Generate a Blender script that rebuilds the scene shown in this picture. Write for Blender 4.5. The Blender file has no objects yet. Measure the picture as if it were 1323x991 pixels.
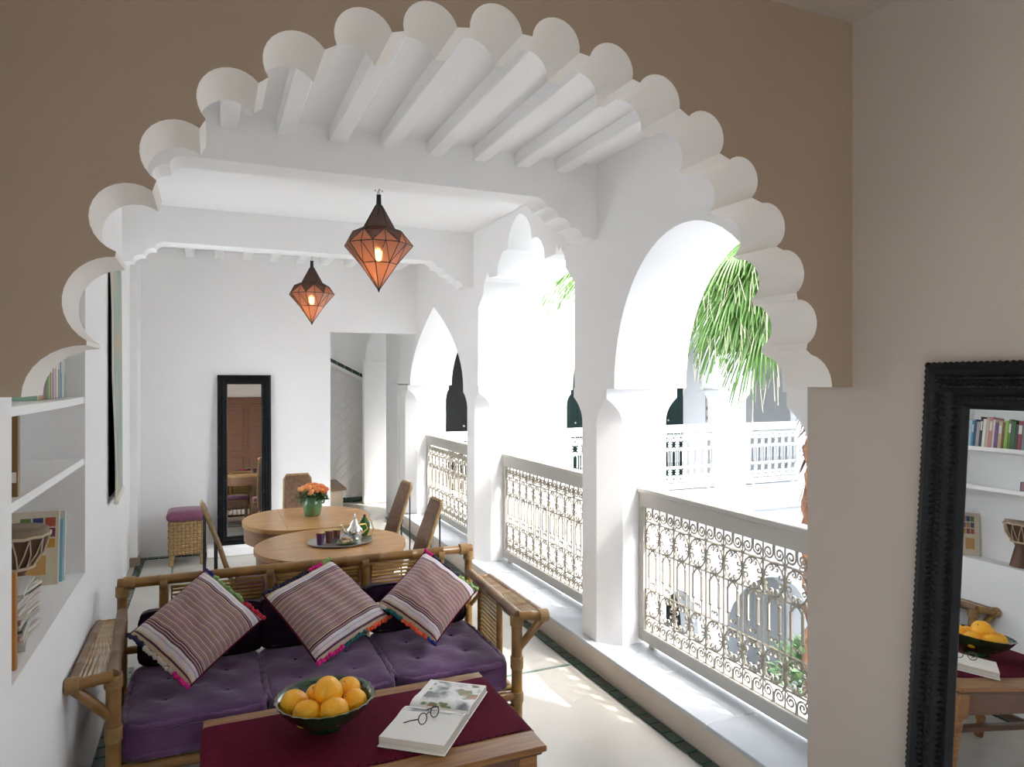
import bpy, math, random
import numpy as np
from math import sin, cos, pi, radians as R
from mathutils import Vector as V, Matrix

sc = bpy.context.scene
col = sc.collection
random.seed(7)

# ------------------------------------------------------------------ camera
IMG_W, IMG_H, FPX, HORIZON = 1323.0, 991.0, 900.0, 491.0
cd = bpy.data.cameras.new('camera'); cam = bpy.data.objects.new('camera', cd); col.objects.link(cam)
cd.sensor_width = 36.0; cd.sensor_fit = 'HORIZONTAL'
cd.lens = FPX / IMG_W * 36.0
cd.shift_y = -(IMG_H / 2 - HORIZON) / IMG_W
cd.clip_start = 0.02; cd.clip_end = 200
cam.location = (0, 0, 1.75)
cam.rotation_euler = (R(90), 0, -R(23.509))
sc.camera = cam

# ------------------------------------------------------------------ sky, sun, exposure
w = bpy.data.worlds.new('sky'); sc.world = w; w.use_nodes = True
nt = w.node_tree; bg = nt.nodes['Background']
sky = nt.nodes.new('ShaderNodeTexSky'); sky.sky_type = 'NISHITA'
sky.sun_disc = False; sky.sun_elevation = R(49); sky.sun_rotation = R(140); sky.air_density = 1.0; sky.dust_density = 3.0; sky.ozone_density = 1.0
hs = nt.nodes.new('ShaderNodeHueSaturation'); hs.inputs['Saturation'].default_value = 0.50
nt.links.new(sky.outputs[0], hs.inputs['Color']); nt.links.new(hs.outputs[0], bg.inputs[0])
bg.inputs[1].default_value = 1.3
sd = bpy.data.lights.new('sun', 'SUN'); sd.energy = 3.4; sd.angle = R(0.6); sd.color = (1, .965, .9)
sun = bpy.data.objects.new('sun', sd); col.objects.link(sun)
SUN_TO = V((0.50, -0.62, 0.90)).normalized()
sun.rotation_euler = SUN_TO.to_track_quat('Z', 'Y').to_euler(); sun.location = (6, -2, 9)
vs = sc.view_settings
sc.display_settings.display_device = 'sRGB'
vs.view_transform = 'Standard'; vs.look = 'None'; vs.gamma = 1.0; vs.use_curve_mapping = False
vs.exposure = 0.76
sc.cycles.max_bounces = 16; sc.cycles.diffuse_bounces = 14; sc.cycles.glossy_bounces = 5
sc.cycles.transparent_max_bounces = 16; sc.cycles.transmission_bounces = 8
sc.cycles.sample_clamp_indirect = 6.0
try: sc.cycles.use_denoising = True
except Exception: pass

# ------------------------------------------------------------------ materials
def mat(name, color, rough=.6, metal=0., spec=None, bump=0., bscale=20., vary=0., vscale=5., vcol=None, stretch=None, sheen=0., coat=0., emit=None, estr=0., trans=0., detail=4.):
    m = bpy.data.materials.new(name); m.use_nodes = True
    n = m.node_tree.nodes; L = m.node_tree.links; b = n['Principled BSDF']
    b.inputs['Base Color'].default_value = (*color, 1); b.inputs['Roughness'].default_value = rough
    b.inputs['Metallic'].default_value = metal
    if spec is not None: b.inputs['Specular IOR Level'].default_value = spec
    if sheen: b.inputs['Sheen Weight'].default_value = sheen; b.inputs['Sheen Roughness'].default_value = .4
    if coat: b.inputs['Coat Weight'].default_value = coat; b.inputs['Coat Roughness'].default_value = .15
    if trans: b.inputs['Transmission Weight'].default_value = trans
    if emit: b.inputs['Emission Color'].default_value = (*emit, 1); b.inputs['Emission Strength'].default_value = estr
    tc = None
    if bump or vary:
        tc = n.new('ShaderNodeTexCoord'); src = tc.outputs['Object']
        if stretch:
            mp = n.new('ShaderNodeMapping'); mp.inputs['Scale'].default_value = stretch
            L.new(src, mp.inputs[0]); src = mp.outputs[0]
    if vary:
        nz = n.new('ShaderNodeTexNoise'); nz.inputs['Scale'].default_value = vscale; nz.inputs['Detail'].default_value = detail
        L.new(src, nz.inputs['Vector'])
        mr = n.new('ShaderNodeMapRange'); mr.inputs[1].default_value = .3; mr.inputs[2].default_value = .7
        L.new(nz.outputs['Fac'], mr.inputs[0])
        mx = n.new('ShaderNodeMix'); mx.data_type = 'RGBA'
        c2 = vcol if vcol else tuple(min(1, c * (1 - vary)) for c in color)
        mx.inputs[6].default_value = (*color, 1); mx.inputs[7].default_value = (*c2, 1)
        L.new(mr.outputs[0], mx.inputs[0]); L.new(mx.outputs[2], b.inputs['Base Color'])
    if bump:
        nb = n.new('ShaderNodeTexNoise'); nb.inputs['Scale'].default_value = bscale; nb.inputs['Detail'].default_value = 5
        L.new(src, nb.inputs['Vector'])
        bp = n.new('ShaderNodeBump'); bp.inputs['Strength'].default_value = bump; bp.inputs['Distance'].default_value = .01
        L.new(nb.outputs['Fac'], bp.inputs['Height']); L.new(bp.outputs[0], b.inputs['Normal'])
    return m

M = {}
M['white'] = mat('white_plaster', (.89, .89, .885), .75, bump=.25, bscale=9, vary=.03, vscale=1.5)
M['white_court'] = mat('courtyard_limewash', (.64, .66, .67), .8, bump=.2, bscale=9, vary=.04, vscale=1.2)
M['arch_white'] = mat('arch_plaster_warm_bounce', (.82, .79, .745), .7, bump=.2, bscale=9)  # white plaster with warm bounce light mixed into its colour
M['white_smooth'] = mat('white_gloss_paint', (.88, .88, .865), .45, bump=.1, bscale=6)
M['taupe'] = mat('taupe_plaster', (.40, .31, .228), .8, bump=.2, bscale=8, vary=.05, vscale=1.2)
M['greige'] = mat('greige_paint_wall_shade', (.465, .405, .345), .7, bump=.2, bscale=8, vary=.04, vscale=1)  # greige room paint; on the white right wall it stands in for shade
M['floor'] = mat('polished_cream_floor', (.475, .46, .415), .26, spec=.3, bump=.04, bscale=3, vary=.12, vscale=2.2, vcol=(.41, .39, .34))
M['inlay'] = mat('green_marble_inlay', (.10, .17, .14), .3, vary=.3, vscale=12)
M['green_tile'] = mat('glazed_green_tile', (.006, .028, .019), .18, bump=.15, bscale=15, vary=.6, vscale=9, vcol=(.016, .055, .036))
M['marble'] = mat('white_marble_ledge', (.52, .545, .565), .4, bump=.08, bscale=6, vary=.16, vscale=4, vcol=(.43, .465, .50))
M['curb'] = mat('cream_curb_plaster', (.66, .57, .48), .6, bump=.15, bscale=8, vary=.08, vscale=4)
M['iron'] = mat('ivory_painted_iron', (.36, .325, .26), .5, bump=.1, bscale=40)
M['rail_wood'] = mat('grey_white_painted_rail_backlit', (.44, .425, .39), .5, bump=.1, bscale=12)  # grey-white paint, darkened to carry its backlit shade
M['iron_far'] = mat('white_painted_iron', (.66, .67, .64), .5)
M['bamboo'] = mat('honey_bamboo', (.34, .175, .042), .32, vary=.6, vscale=5, vcol=(.15, .068, .018), coat=.3, bump=.1, bscale=30, detail=6)
M['binding'] = mat('rattan_binding', (.38, .22, .075), .45, vary=.4, vscale=60, stretch=(1, 1, 5), bump=.5, bscale=120)
M['cane'] = mat('split_cane', (.46, .29, .085), .4, vary=.5, vscale=9, vcol=(.24, .13, .034), bump=.1, bscale=60)
M['cane_pale'] = mat('worn_pale_cane', (.60, .49, .34), .5, vary=.6, vscale=16, vcol=(.30, .17, .08))
M['arm_wood'] = mat('worn_rattan_rail', (.25, .15, .085), .45, vary=.4, vscale=12, bump=.15, bscale=40)
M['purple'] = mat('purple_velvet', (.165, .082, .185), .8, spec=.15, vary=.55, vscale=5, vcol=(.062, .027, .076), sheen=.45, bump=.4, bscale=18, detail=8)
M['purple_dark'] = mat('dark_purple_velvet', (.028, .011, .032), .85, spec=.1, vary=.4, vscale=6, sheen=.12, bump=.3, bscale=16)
M['mauve'] = mat('mauve_cushion_cloth', (.23, .07, .125), .8, vary=.35, vscale=14, sheen=.3, bump=.3, bscale=22)
M['maroon'] = mat('maroon_table_cloth', (.105, .006, .022), .85, spec=.08, vary=.25, vscale=30, bump=.25, bscale=160)
M['table_wood'] = mat('waxed_cherry_wood', (.31, .15, .045), .42, spec=.3, vary=.45, vscale=6, stretch=(1, 9, 9), vcol=(.19, .08, .03), bump=.05, bscale=30, coat=.2)
M['table_dark'] = mat('dark_cherry_wood', (.13, .05, .022), .4, vary=.4, vscale=6, stretch=(1, 9, 9), coat=.2)
M['round_wood'] = mat('blond_table_wood', (.47, .265, .095), .36, spec=.3, vary=.3, vscale=4, stretch=(1.2, 8, 8), vcol=(.34, .17, .065), coat=.25)
M['apron_wood'] = mat('brown_table_apron', (.24, .115, .045), .4, vary=.35, vscale=4, stretch=(2, 2, 10), coat=.15)
M['wicker'] = mat('woven_water_hyacinth', (.40, .27, .12), .65, vary=.35, vscale=30, vcol=(.26, .16, .07), bump=.2, bscale=80)
M['wicker_brown'] = mat('brown_woven_rattan', (.21, .115, .055), .6, vary=.55, vscale=50, vcol=(.10, .05, .025), bump=.4, bscale=90)
M['black_iron'] = mat('black_iron_rod', (.02, .018, .025), .5)
M['frame_gap_black'] = mat('black_carved_frame_and_gap_shade', (.0035, .004, .005), .5, spec=.25, bump=.3, bscale=90)  # mirror frames; also paints the gap shade behind the canvas
M['mirror'] = mat('mirror_glass', (.93, .94, .93), .0, metal=1.)
M['orange'] = mat('orange_peel', (.93, .40, .008), .38, vary=.5, vscale=3, vcol=(.95, .53, .02), bump=.35, bscale=160)
M['stem_green'] = mat('green_stem_end', (.10, .14, .02), .7)
M['bowl'] = mat('glazed_green_pottery', (.006, .026, .008), .15, vary=.8, vscale=22, vcol=(.02, .065, .016), bump=.25, bscale=30, coat=.6)
M['vase'] = mat('mottled_green_glaze', (.045, .155, .06), .18, vary=.7, vscale=9, vcol=(.12, .21, .075), coat=.6, bump=.2, bscale=14)
M['rose'] = mat('orange_rose_petal', (.90, .36, .13), .6, vary=.5, vscale=25, vcol=(.92, .55, .26))
M['leaf'] = mat('dark_green_leaf', (.035, .13, .02), .5, vary=.4, vscale=20)
M['paper'] = mat('book_paper', (.80, .78, .73), .7)
M['pages'] = mat('page_block', (.74, .69, .60), .8, vary=.35, vscale=3, stretch=(1, 1, 160))
M['silver'] = mat('polished_silver', (.80, .78, .74), .18, metal=1., bump=.15, bscale=60)
M['pewter'] = mat('engraved_pewter', (.45, .44, .43), .35, metal=.9)
M['brass'] = mat('brass_wire', (.66, .46, .16), .3, metal=1.)
M['glass_purple'] = mat('purple_tea_glass', (.07, .008, .075), .2, coat=.4)
M['glass_brown'] = mat('amber_brown_tea_glass', (.14, .035, .03), .2, coat=.4)
M['pastry'] = mat('nut_pastry', (.58, .42, .26), .7, vary=.5, vscale=60, bump=.5, bscale=90)
M['drum_wood'] = mat('carved_drum_wood', (.13, .052, .026), .45, vary=.4, vscale=10)
M['drum_skin'] = mat('goat_drum_skin', (.30, .22, .14), .7, vary=.4, vscale=9)
M['rope'] = mat('cream_rope', (.55, .45, .32), .8)
M['tile_marble'] = mat('grey_veined_wall_tile', (.74, .73, .71), .45, vary=.18, vscale=6, vcol=(.58, .57, .56))
M['pale_stone'] = mat('beige_stair_stone', (.62, .52, .40), .6, vary=.15, vscale=6)
M['door_green'] = mat('dark_green_door_paint', (.004, .035, .028), .4)
M['door_black'] = mat('near_black_door_paint', (.012, .013, .012), .6)  # near-black paint of the far doors
M['red_tile'] = mat('oxblood_tile', (.16, .012, .03), .3)
M['black_tile'] = mat('black_glazed_tile', (.016, .013, .013), .3)
M['cream_tile'] = mat('cream_glazed_tile', (.62, .55, .48), .35)
M['trunk'] = mat('fibrous_palm_bark', (.26, .125, .06), .9, vary=.6, vscale=9, vcol=(.09, .035, .018), bump=1., bscale=14)
M['frond'] = mat('palm_leaf_green', (.090, .215, .045), .40, vary=.6, vscale=3, vcol=(.22, .38, .12))
M['frond_thread'] = mat('pale_palm_thread', (.62, .60, .42), .7)
M['bush'] = mat('bright_garden_leaf', (.22, .33, .15), .6, vary=.5, vscale=5, vcol=(.12, .21, .09))
M['brown_base'] = mat('brown_stone_plinth', (.26, .20, .155), .6)
M['ground'] = mat('courtyard_paving', (.48, .50, .51), .5, vary=.1, vscale=2)
M['chrome'] = mat('clear_lamp_hook', (.5, .45, .42), .3, metal=.8)
M['lead'] = mat('black_lantern_metal', (.018, .012, .010), .45, metal=.3)
M['specs'] = mat('black_spectacle_frame', (.008, .009, .012), .3)
M['canvas_edge'] = mat('raw_canvas_edge', (.70, .67, .60), .8, bump=.3, bscale=40)

def lantern_glass(name, colr, tr):
    m = bpy.data.materials.new(name); m.use_nodes = True
    n = m.node_tree.nodes; L = m.node_tree.links; n.clear()
    o = n.new('ShaderNodeOutputMaterial'); a = n.new('ShaderNodeBsdfTranslucent'); t = n.new('ShaderNodeBsdfRefraction'); t.inputs['Roughness'].default_value = .55; t.inputs['IOR'].default_value = 1.12; g = n.new('ShaderNodeBsdfGlossy'); d = n.new('ShaderNodeBsdfDiffuse')
    a.inputs[0].default_value = (*colr, 1); d.inputs[0].default_value = (*[c * .45 for c in colr], 1)
    t.inputs[0].default_value = (*[min(1, c * 1.15) for c in colr], 1); g.inputs['Roughness'].default_value = .15; g.inputs[0].default_value = (.8, .8, .8, 1)
    m0 = n.new('ShaderNodeMixShader'); m0.inputs[0].default_value = .5; L.new(a.outputs[0], m0.inputs[1]); L.new(d.outputs[0], m0.inputs[2])
    m1 = n.new('ShaderNodeMixShader'); m1.inputs[0].default_value = tr; L.new(m0.outputs[0], m1.inputs[1]); L.new(t.outputs[0], m1.inputs[2])
    m2 = n.new('ShaderNodeMixShader'); m2.inputs[0].default_value = .07; L.new(m1.outputs[0], m2.inputs[1]); L.new(g.outputs[0], m2.inputs[2])
    L.new(m2.outputs[0], o.inputs[0]); return m
M['glass_amber'] = lantern_glass('amber_ribbed_glass', (.80, .42, .27), .55)
M['glass_dark'] = lantern_glass('smoky_brown_glass', (.13, .065, .05), .25)
M['bulb'] = mat('lit_bulb', (1, .8, .5), .5, emit=(1., .62, .26), estr=16)

def clear_glass(name):
    m = bpy.data.materials.new(name); m.use_nodes = True
    n = m.node_tree.nodes; L = m.node_tree.links; n.clear()
    o = n.new('ShaderNodeOutputMaterial'); t = n.new('ShaderNodeBsdfTransparent'); g = n.new('ShaderNodeBsdfGlossy'); g.inputs['Roughness'].default_value = .02
    mx = n.new('ShaderNodeMixShader'); mx.inputs[0].default_value = .12; L.new(t.outputs[0], mx.inputs[1]); L.new(g.outputs[0], mx.inputs[2]); L.new(mx.outputs[0], o.inputs[0]); return m
M['clear'] = clear_glass('clear_glass')

def stripes(name):
    m = bpy.data.materials.new(name); m.use_nodes = True
    n = m.node_tree.nodes; L = m.node_tree.links; b = n['Principled BSDF']; b.inputs['Roughness'].default_value = .85
    b.inputs['Sheen Weight'].default_value = .15
    tc = n.new('ShaderNodeTexCoord'); sp = n.new('ShaderNodeSeparateXYZ'); L.new(tc.outputs['UV'], sp.inputs[0])
    def ramp(stops):
        r = n.new('ShaderNodeValToRGB'); r.color_ramp.interpolation = 'CONSTANT'; e = r.color_ramp.elements
        e[0].position = stops[0][0]; e[0].color = (*stops[0][1], 1); e[1].position = stops[1][0]; e[1].color = (*stops[1][1], 1)
        for p, c in stops[2:]:
            q = e.new(p); q.color = (*c, 1)
        return r
    mauve, rose, cream, plum, white = (.215, .115, .125), (.31, .20, .195), (.52, .40, .26), (.07, .016, .045), (.56, .50, .50)
    fr = n.new('ShaderNodeMath'); fr.operation = 'MULTIPLY'; fr.inputs[1].default_value = 17.; L.new(sp.outputs[0], fr.inputs[0])
    f2 = n.new('ShaderNodeMath'); f2.operation = 'FRACT'; L.new(fr.outputs[0], f2.inputs[0])
    r1 = ramp([(0, mauve), (.22, rose), (.34, mauve), (.55, cream), (.68, mauve), (.84, rose), (.92, mauve)]); L.new(f2.outputs[0], r1.inputs[0])
    r2 = ramp([(0, cream), (.02, plum), (.032, cream), (.05, white), (.085, (.40, .33, .42)), (.10, white), (.125, plum), (.137, rose), (.15, plum), (.165, cream), (.175, plum), (.188, rose),
               (.80, plum), (.812, cream), (.822, plum), (.84, rose), (.853, plum), (.866, white), (.90, (.42, .34, .44)), (.915, white), (.95, plum), (.97, cream)]); L.new(sp.outputs[0], r2.inputs[0])
    gt = n.new('ShaderNodeMath'); gt.operation = 'COMPARE'; gt.inputs[1].default_value = .497; gt.inputs[2].default_value = .306; L.new(sp.outputs[0], gt.inputs[0])
    mx = n.new('ShaderNodeMix'); mx.data_type = 'RGBA'; L.new(gt.outputs[0], mx.inputs[0]); L.new(r2.outputs[0], mx.inputs[6]); L.new(r1.outputs[0], mx.inputs[7])
    nz = n.new('ShaderNodeTexNoise'); nz.inputs['Scale'].default_value = 14; nz.inputs['Detail'].default_value = 8; L.new(tc.outputs['UV'], nz.inputs['Vector'])
    m2 = n.new('ShaderNodeMix'); m2.data_type = 'RGBA'; m2.blend_type = 'MULTIPLY'; m2.inputs[0].default_value = .5
    L.new(mx.outputs[2], m2.inputs[6]); L.new(nz.outputs['Color'], m2.inputs[7])
    hv = n.new('ShaderNodeHueSaturation'); hv.inputs['Value'].default_value = 1.6; hv.inputs['Saturation'].default_value = .95; L.new(m2.outputs[2], hv.inputs['Color'])
    wv = n.new('ShaderNodeTexWave'); wv.inputs['Scale'].default_value = 42; wv.bands_direction = 'X'; L.new(tc.outputs['UV'], wv.inputs[0])
    bp = n.new('ShaderNodeBump'); bp.inputs['Strength'].default_value = .35; bp.inputs['Distance'].default_value = .004; L.new(wv.outputs[1], bp.inputs['Height']); L.new(bp.outputs[0], b.inputs['Normal'])
    L.new(hv.outputs[0], b.inputs['Base Color']); return m
M['stripes'] = stripes('woven_striped_cloth')

def flat(name, c, rough=.6):
    if name not in M: M[name] = mat(name, c, rough)
    return M[name]

# ------------------------------------------------------------------ mesh helpers
ORG = {}
class MB:
    def __init__(s): s.v = []; s.f = []; s.mi = []; s.uv = {}
    def add(s, vs, fs, mi=0):
        b = len(s.v); s.v += [tuple(p) for p in vs]
        for f in fs: s.f.append([b + i for i in f]); s.mi.append(mi)
        return b
    def box(s, x0, y0, z0, x1, y1, z1, mi=0):
        if x0 > x1: x0, x1 = x1, x0
        if y0 > y1: y0, y1 = y1, y0
        if z0 > z1: z0, z1 = z1, z0
        s.add([(x0,y0,z0),(x1,y0,z0),(x1,y1,z0),(x0,y1,z0),(x0,y0,z1),(x1,y0,z1),(x1,y1,z1),(x0,y1,z1)],
              [(3,2,1,0),(4,5,6,7),(0,1,5,4),(1,2,6,5),(2,3,7,6),(3,0,4,7)], mi); return s
    def bbox(s, x0, y0, z0, x1, y1, z1, b=.004, mi=0):
        """box with chamfered edges"""
        xs, ys, zs = (x0, x1), (y0, y1), (z0, z1); vs = []
        idx = {}
        for i in (0, 1):
            for j in (0, 1):
                for k in (0, 1):
                    sx, sy, sz = (1 - 2*i), (1 - 2*j), (1 - 2*k)
                    for a in range(3):
                        p = [xs[i] + sx*b, ys[j] + sy*b, zs[k] + sz*b]
                        p[a] = (xs[i], ys[j], zs[k])[a]
                        idx[i, j, k, a] = len(vs); vs.append(tuple(p))
        fs = []
        for a in range(3):
            o1, o2 = [(1, 2), (2, 0), (0, 1)][a]
            for e in (0, 1):
                q = []
                for (p1, p2) in ((0, 0), (1, 0), (1, 1), (0, 1)):
                    c = [0, 0, 0]; c[a] = e; c[o1] = p1; c[o2] = p2; q.append(idx[(*c, a)])
                fs.append(q if e else q[::-1])
        for a in range(3):
            o1, o2 = [(1, 2), (2, 0), (0, 1)][a]
            for p1 in (0, 1):
                for p2 in (0, 1):
                    c0 = [0, 0, 0]; c0[o1] = p1; c0[o2] = p2; c1 = list(c0); c1[a] = 1
                    fs.append([idx[(*c0, o1)], idx[(*c1, o1)], idx[(*c1, o2)], idx[(*c0, o2)]])
        for i in (0, 1):
            for j in (0, 1):
                for k in (0, 1): fs.append([idx[i, j, k, 0], idx[i, j, k, 1], idx[i, j, k, 2]])
        s.add(vs, fs, mi); s.fix = True; return s
    def loft(s, rings, closed=True, caps=True, mi=0):
        n = len(rings[0]); b = len(s.v)
        for r in rings: s.v += [tuple(p) for p in r]
        for k in range(len(rings) - 1):
            for i in range(n if closed else n - 1):
                j = (i + 1) % n
                s.f.append([b + k*n + i, b + k*n + j, b + (k+1)*n + j, b + (k+1)*n + i]); s.mi.append(mi)
        if caps and closed:
            s.f.append([b + i for i in range(n)][::-1]); s.mi.append(mi)
            s.f.append([b + (len(rings)-1)*n + i for i in range(n)]); s.mi.append(mi)
        return s
    def tube(s, path, r, n=8, closed=False, caps=True, mi=0):
        P = [V(p) for p in path]; m = len(P)
        rr = r if hasattr(r, '__len__') else [r] * m
        rings = []; up = None
        for i, p in enumerate(P):
            if closed: t = (P[(i+1) % m] - P[i-1])
            else: t = (P[min(i+1, m-1)] - P[max(i-1, 0)])
            if t.length < 1e-9: t = V((0, 0, 1))
            t.normalize()
            if up is None:
                a = V((0, 0, 1)) if abs(t.z) < .9 else V((1, 0, 0))
                up = (a - t * a.dot(t)).normalized()
            else:
                up = up - t * up.dot(t)
                up = up.normalized() if up.length > 1e-6 else t.orthogonal().normalized()
            sd_ = t.cross(up)
            rings.append([p + up * (rr[i] * cos(2*pi*k/n)) + sd_ * (rr[i] * sin(2*pi*k/n)) for k in range(n)])
        if closed: rings.append(rings[0]); caps = False
        return s.loft(rings, True, caps, mi)
    def cyl(s, p0, p1, r0, r1=None, n=10, mi=0): return s.tube([p0, p1], [r0, r0 if r1 is None else r1], n, mi=mi)
    def lathe(s, prof, n=20, c=(0, 0, 0), mi=0, caps=True):
        rings = [[(c[0] + r*cos(2*pi*k/n), c[1] + r*sin(2*pi*k/n), c[2] + z) for k in range(n)] for r, z in prof]
        return s.loft(rings, True, caps, mi)
    def prism(s, poly, axis, a, b, mi=0, mcap0=None, mcap1=None):
        def P(u, v, t): return {'x': (t, u, v), 'y': (u, t, v), 'z': (u, v, t)}[axis]
        n = len(poly); base = len(s.v)
        s.v += [P(u, v, a) for u, v in poly] + [P(u, v, b) for u, v in poly]
        for i in range(n):
            j = (i+1) % n; s.f.append([base+i, base+j, base+n+j, base+n+i]); s.mi.append(mi)
        s.f.append([base+i for i in range(n)][::-1]); s.mi.append(mi if mcap0 is None else mcap0)
        s.f.append([base+n+i for i in range(n)]); s.mi.append(mi if mcap1 is None else mcap1)
        s.fix = True; return s
    def sphere(s, c, r, n=12, m=8, sc=(1, 1, 1), mi=0):
        prof = [(sin(pi*i/m), -cos(pi*i/m)) for i in range(m+1)]
        prof[0] = (.001, -1); prof[-1] = (.001, 1)
        rings = [[(c[0] + r*sc[0]*a*cos(2*pi*k/n), c[1] + r*sc[1]*a*sin(2*pi*k/n), c[2] + r*sc[2]*z) for k in range(n)] for a, z in prof]
        return s.loft(rings, True, True, mi)
    def grid(s, fn, nu, nv, mi=0, uv=False):
        b = len(s.v)
        for i in range(nu+1):
            for j in range(nv+1): s.v.append(tuple(fn(i/nu, j/nv)))
        for i in range(nu):
            for j in range(nv):
                q = [b + i*(nv+1)+j, b + (i+1)*(nv+1)+j, b + (i+1)*(nv+1)+j+1, b + i*(nv+1)+j+1]
                s.f.append(q); s.mi.append(mi)
                if uv: s.uv[len(s.f)-1] = [(i/nu, j/nv), ((i+1)/nu, j/nv), ((i+1)/nu, (j+1)/nv), (i/nu, (j+1)/nv)]
        return s
    def xf(s, Mx): s.v = [tuple(Mx @ V(p)) for p in s.v]; return s
    def mesh(s, name, mats, smooth=35, origin=(0, 0, 0)):
        me = bpy.data.meshes.new(name)
        ox, oy, oz = origin
        me.from_pydata([(x-ox, y-oy, z-oz) for x, y, z in s.v], [], s.f)
        for m in (mats if isinstance(mats, (list, tuple)) else [mats]): me.materials.append(M[m] if isinstance(m, str) else m)
        me.polygons.foreach_set('material_index', s.mi)
        if s.uv:
            ul = me.uv_layers.new(name='UVMap')
            for p in me.polygons:
                q = s.uv.get(p.index)
                if q:
                    for li, c in zip(p.loop_indices, q): ul.data[li].uv = c
        me.update()
        if getattr(s, 'fix', False):
            import bmesh
            bm = bmesh.new(); bm.from_mesh(me); bmesh.ops.recalc_face_normals(bm, faces=bm.faces); bm.to_mesh(me); bm.free()
        if smooth:
            me.shade_smooth(); me.set_sharp_from_angle(angle=R(smooth))
        return me
    def build(s, name, mats, parent=None, smooth=35, label=None, kind=None):
        xs = np.array(s.v); lo = xs.min(0); hi = xs.max(0)
        org = ((lo[0]+hi[0])/2, (lo[1]+hi[1])/2, lo[2])
        org = tuple(float(c) for c in org)
        me = s.mesh(name, mats, smooth, org)
        o = bpy.data.objects.new(name, me); col.objects.link(o)
        po = ORG[parent.name] if parent else (0, 0, 0)
        o.location = tuple(org[i] - po[i] for i in range(3)); o.parent = parent
        ORG[o.name] = org
        if label: o['label'] = label
        if kind: o['kind'] = kind
        return o

def place(name, me, parent, loc, rot=(0, 0, 0), label=None, material=None, scale=None):
    """shared mesh piece at world position loc (in the frame its parent was built in)"""
    o = bpy.data.objects.new(name, me); col.objects.link(o)
    po = ORG[parent.name] if parent else (0, 0, 0)
    o.parent = parent; o.location = tuple(loc[i] - po[i] for i in range(3)); o.rotation_euler = rot
    if scale: o.scale = scale
    ORG[o.name] = tuple(loc)
    if label: o['label'] = label
    if material:
        o.material_slots[0].link = 'OBJECT'; o.material_slots[0].material = M[material] if isinstance(material, str) else material
    return o

def thing(name, label, cat, loc=(0, 0, 0), group=None):
    o = bpy.data.objects.new(name, None); col.objects.link(o); o.location = loc; o.empty_display_size = .1
    ORG[o.name] = tuple(loc); o['label'] = label; o['category'] = cat
    if group: o['group'] = group
    return o
def tag(o, label, cat, group=None):
    o['label'] = label; o['category'] = cat
    if group: o['group'] = group
    return o
def struct(o): o['kind'] = 'structure'; return o
def copy_tree(o, parent=None):
    c = o.copy(); col.objects.link(c); c.parent = parent
    if parent is None: pass
    for ch in list(o.children): copy_tree(ch, c)
    return c

def arc3(a, b, c, n=14):
    """points on the circle through a, b, c from a to c"""
    ax, ay = a; bx, by = b; cx, cy = c
    d = 2*(ax*(by-cy) + bx*(cy-ay) + cx*(ay-by))
    if abs(d) < 1e-9: return [a, b, c]
    ux = ((ax*ax+ay*ay)*(by-cy) + (bx*bx+by*by)*(cy-ay) + (cx*cx+cy*cy)*(ay-by))/d
    uy = ((ax*ax+ay*ay)*(cx-bx) + (bx*bx+by*by)*(ax-cx) + (cx*cx+cy*cy)*(bx-ax))/d
    r = math.hypot(ax-ux, ay-uy)
    t0 = math.atan2(ay-uy, ax-ux); t1 = math.atan2(by-uy, bx-ux); t2 = math.atan2(cy-uy, cx-ux)
    while t1 > t0: t1 -= 2*pi
    while t2 > t1: t2 -= 2*pi
    return [(ux + r*cos(t0+(t2-t0)*i/n), uy + r*sin(t0+(t2-t0)*i/n)) for i in range(n+1)]

# ================================================================== THE SETTING
XL, XR = -.49, 2.17          # inner faces of the left wall and of the courtyard side
YA, YB = 1.85, 2.07          # scalloped arch wall
YE = 7.70                    # end wall of the gallery
ZC = 3.05
# floor
fl = struct(MB().box(-.85, -2.3, -.2, 2.17, 10.4, 0).box(2.17, 8.1, -.2, 9.6, 10.4, 0).build('floor', 'floor', smooth=0))
def strip(x0, y0, x1, y1): MB().box(x0, y0, 0, x1, y1, .002).build('inlay_strip', 'inlay', fl, 0)
for y in (1.73, 3.775, 5.83): strip(-.41, y, 2.035, y+.022)
strip(-.32, 3.5, -.30, 7.5)
# glazed border tiles
tme = MB().bbox(-.0335, -.0475, 0, .0335, .0475, .010, .003).mesh('border_tile', 'green_tile', 0, (0, 0, 0))
tme2 = MB().bbox(-.0475, -.0335, 0, .0475, .0335, .010, .003).mesh('border_tile_cross', 'green_tile', 0, (0, 0, 0))
y = 1.3
while y < 8.7:
    place('border_tile', tme, fl, (2.078, y, 0)); y += .1
y = 2.15
while y < 4.8:
    place('border_tile', tme, fl, (-.452, y, 0)); y += .1
y = 4.9
while y < 7.6:
    place('border_tile', tme, fl, (-.60, y, 0)); y += .1
x = -.6
while x < 1.2:
    place('border_tile', tme2, fl, (x, 7.655, 0)); x += .1

# camera-side room ceiling and walls
struct(MB().box(-.75, -2.3, 3.063, 2.6, YA, 3.3).build('ceiling', 'greige', smooth=0))
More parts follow.
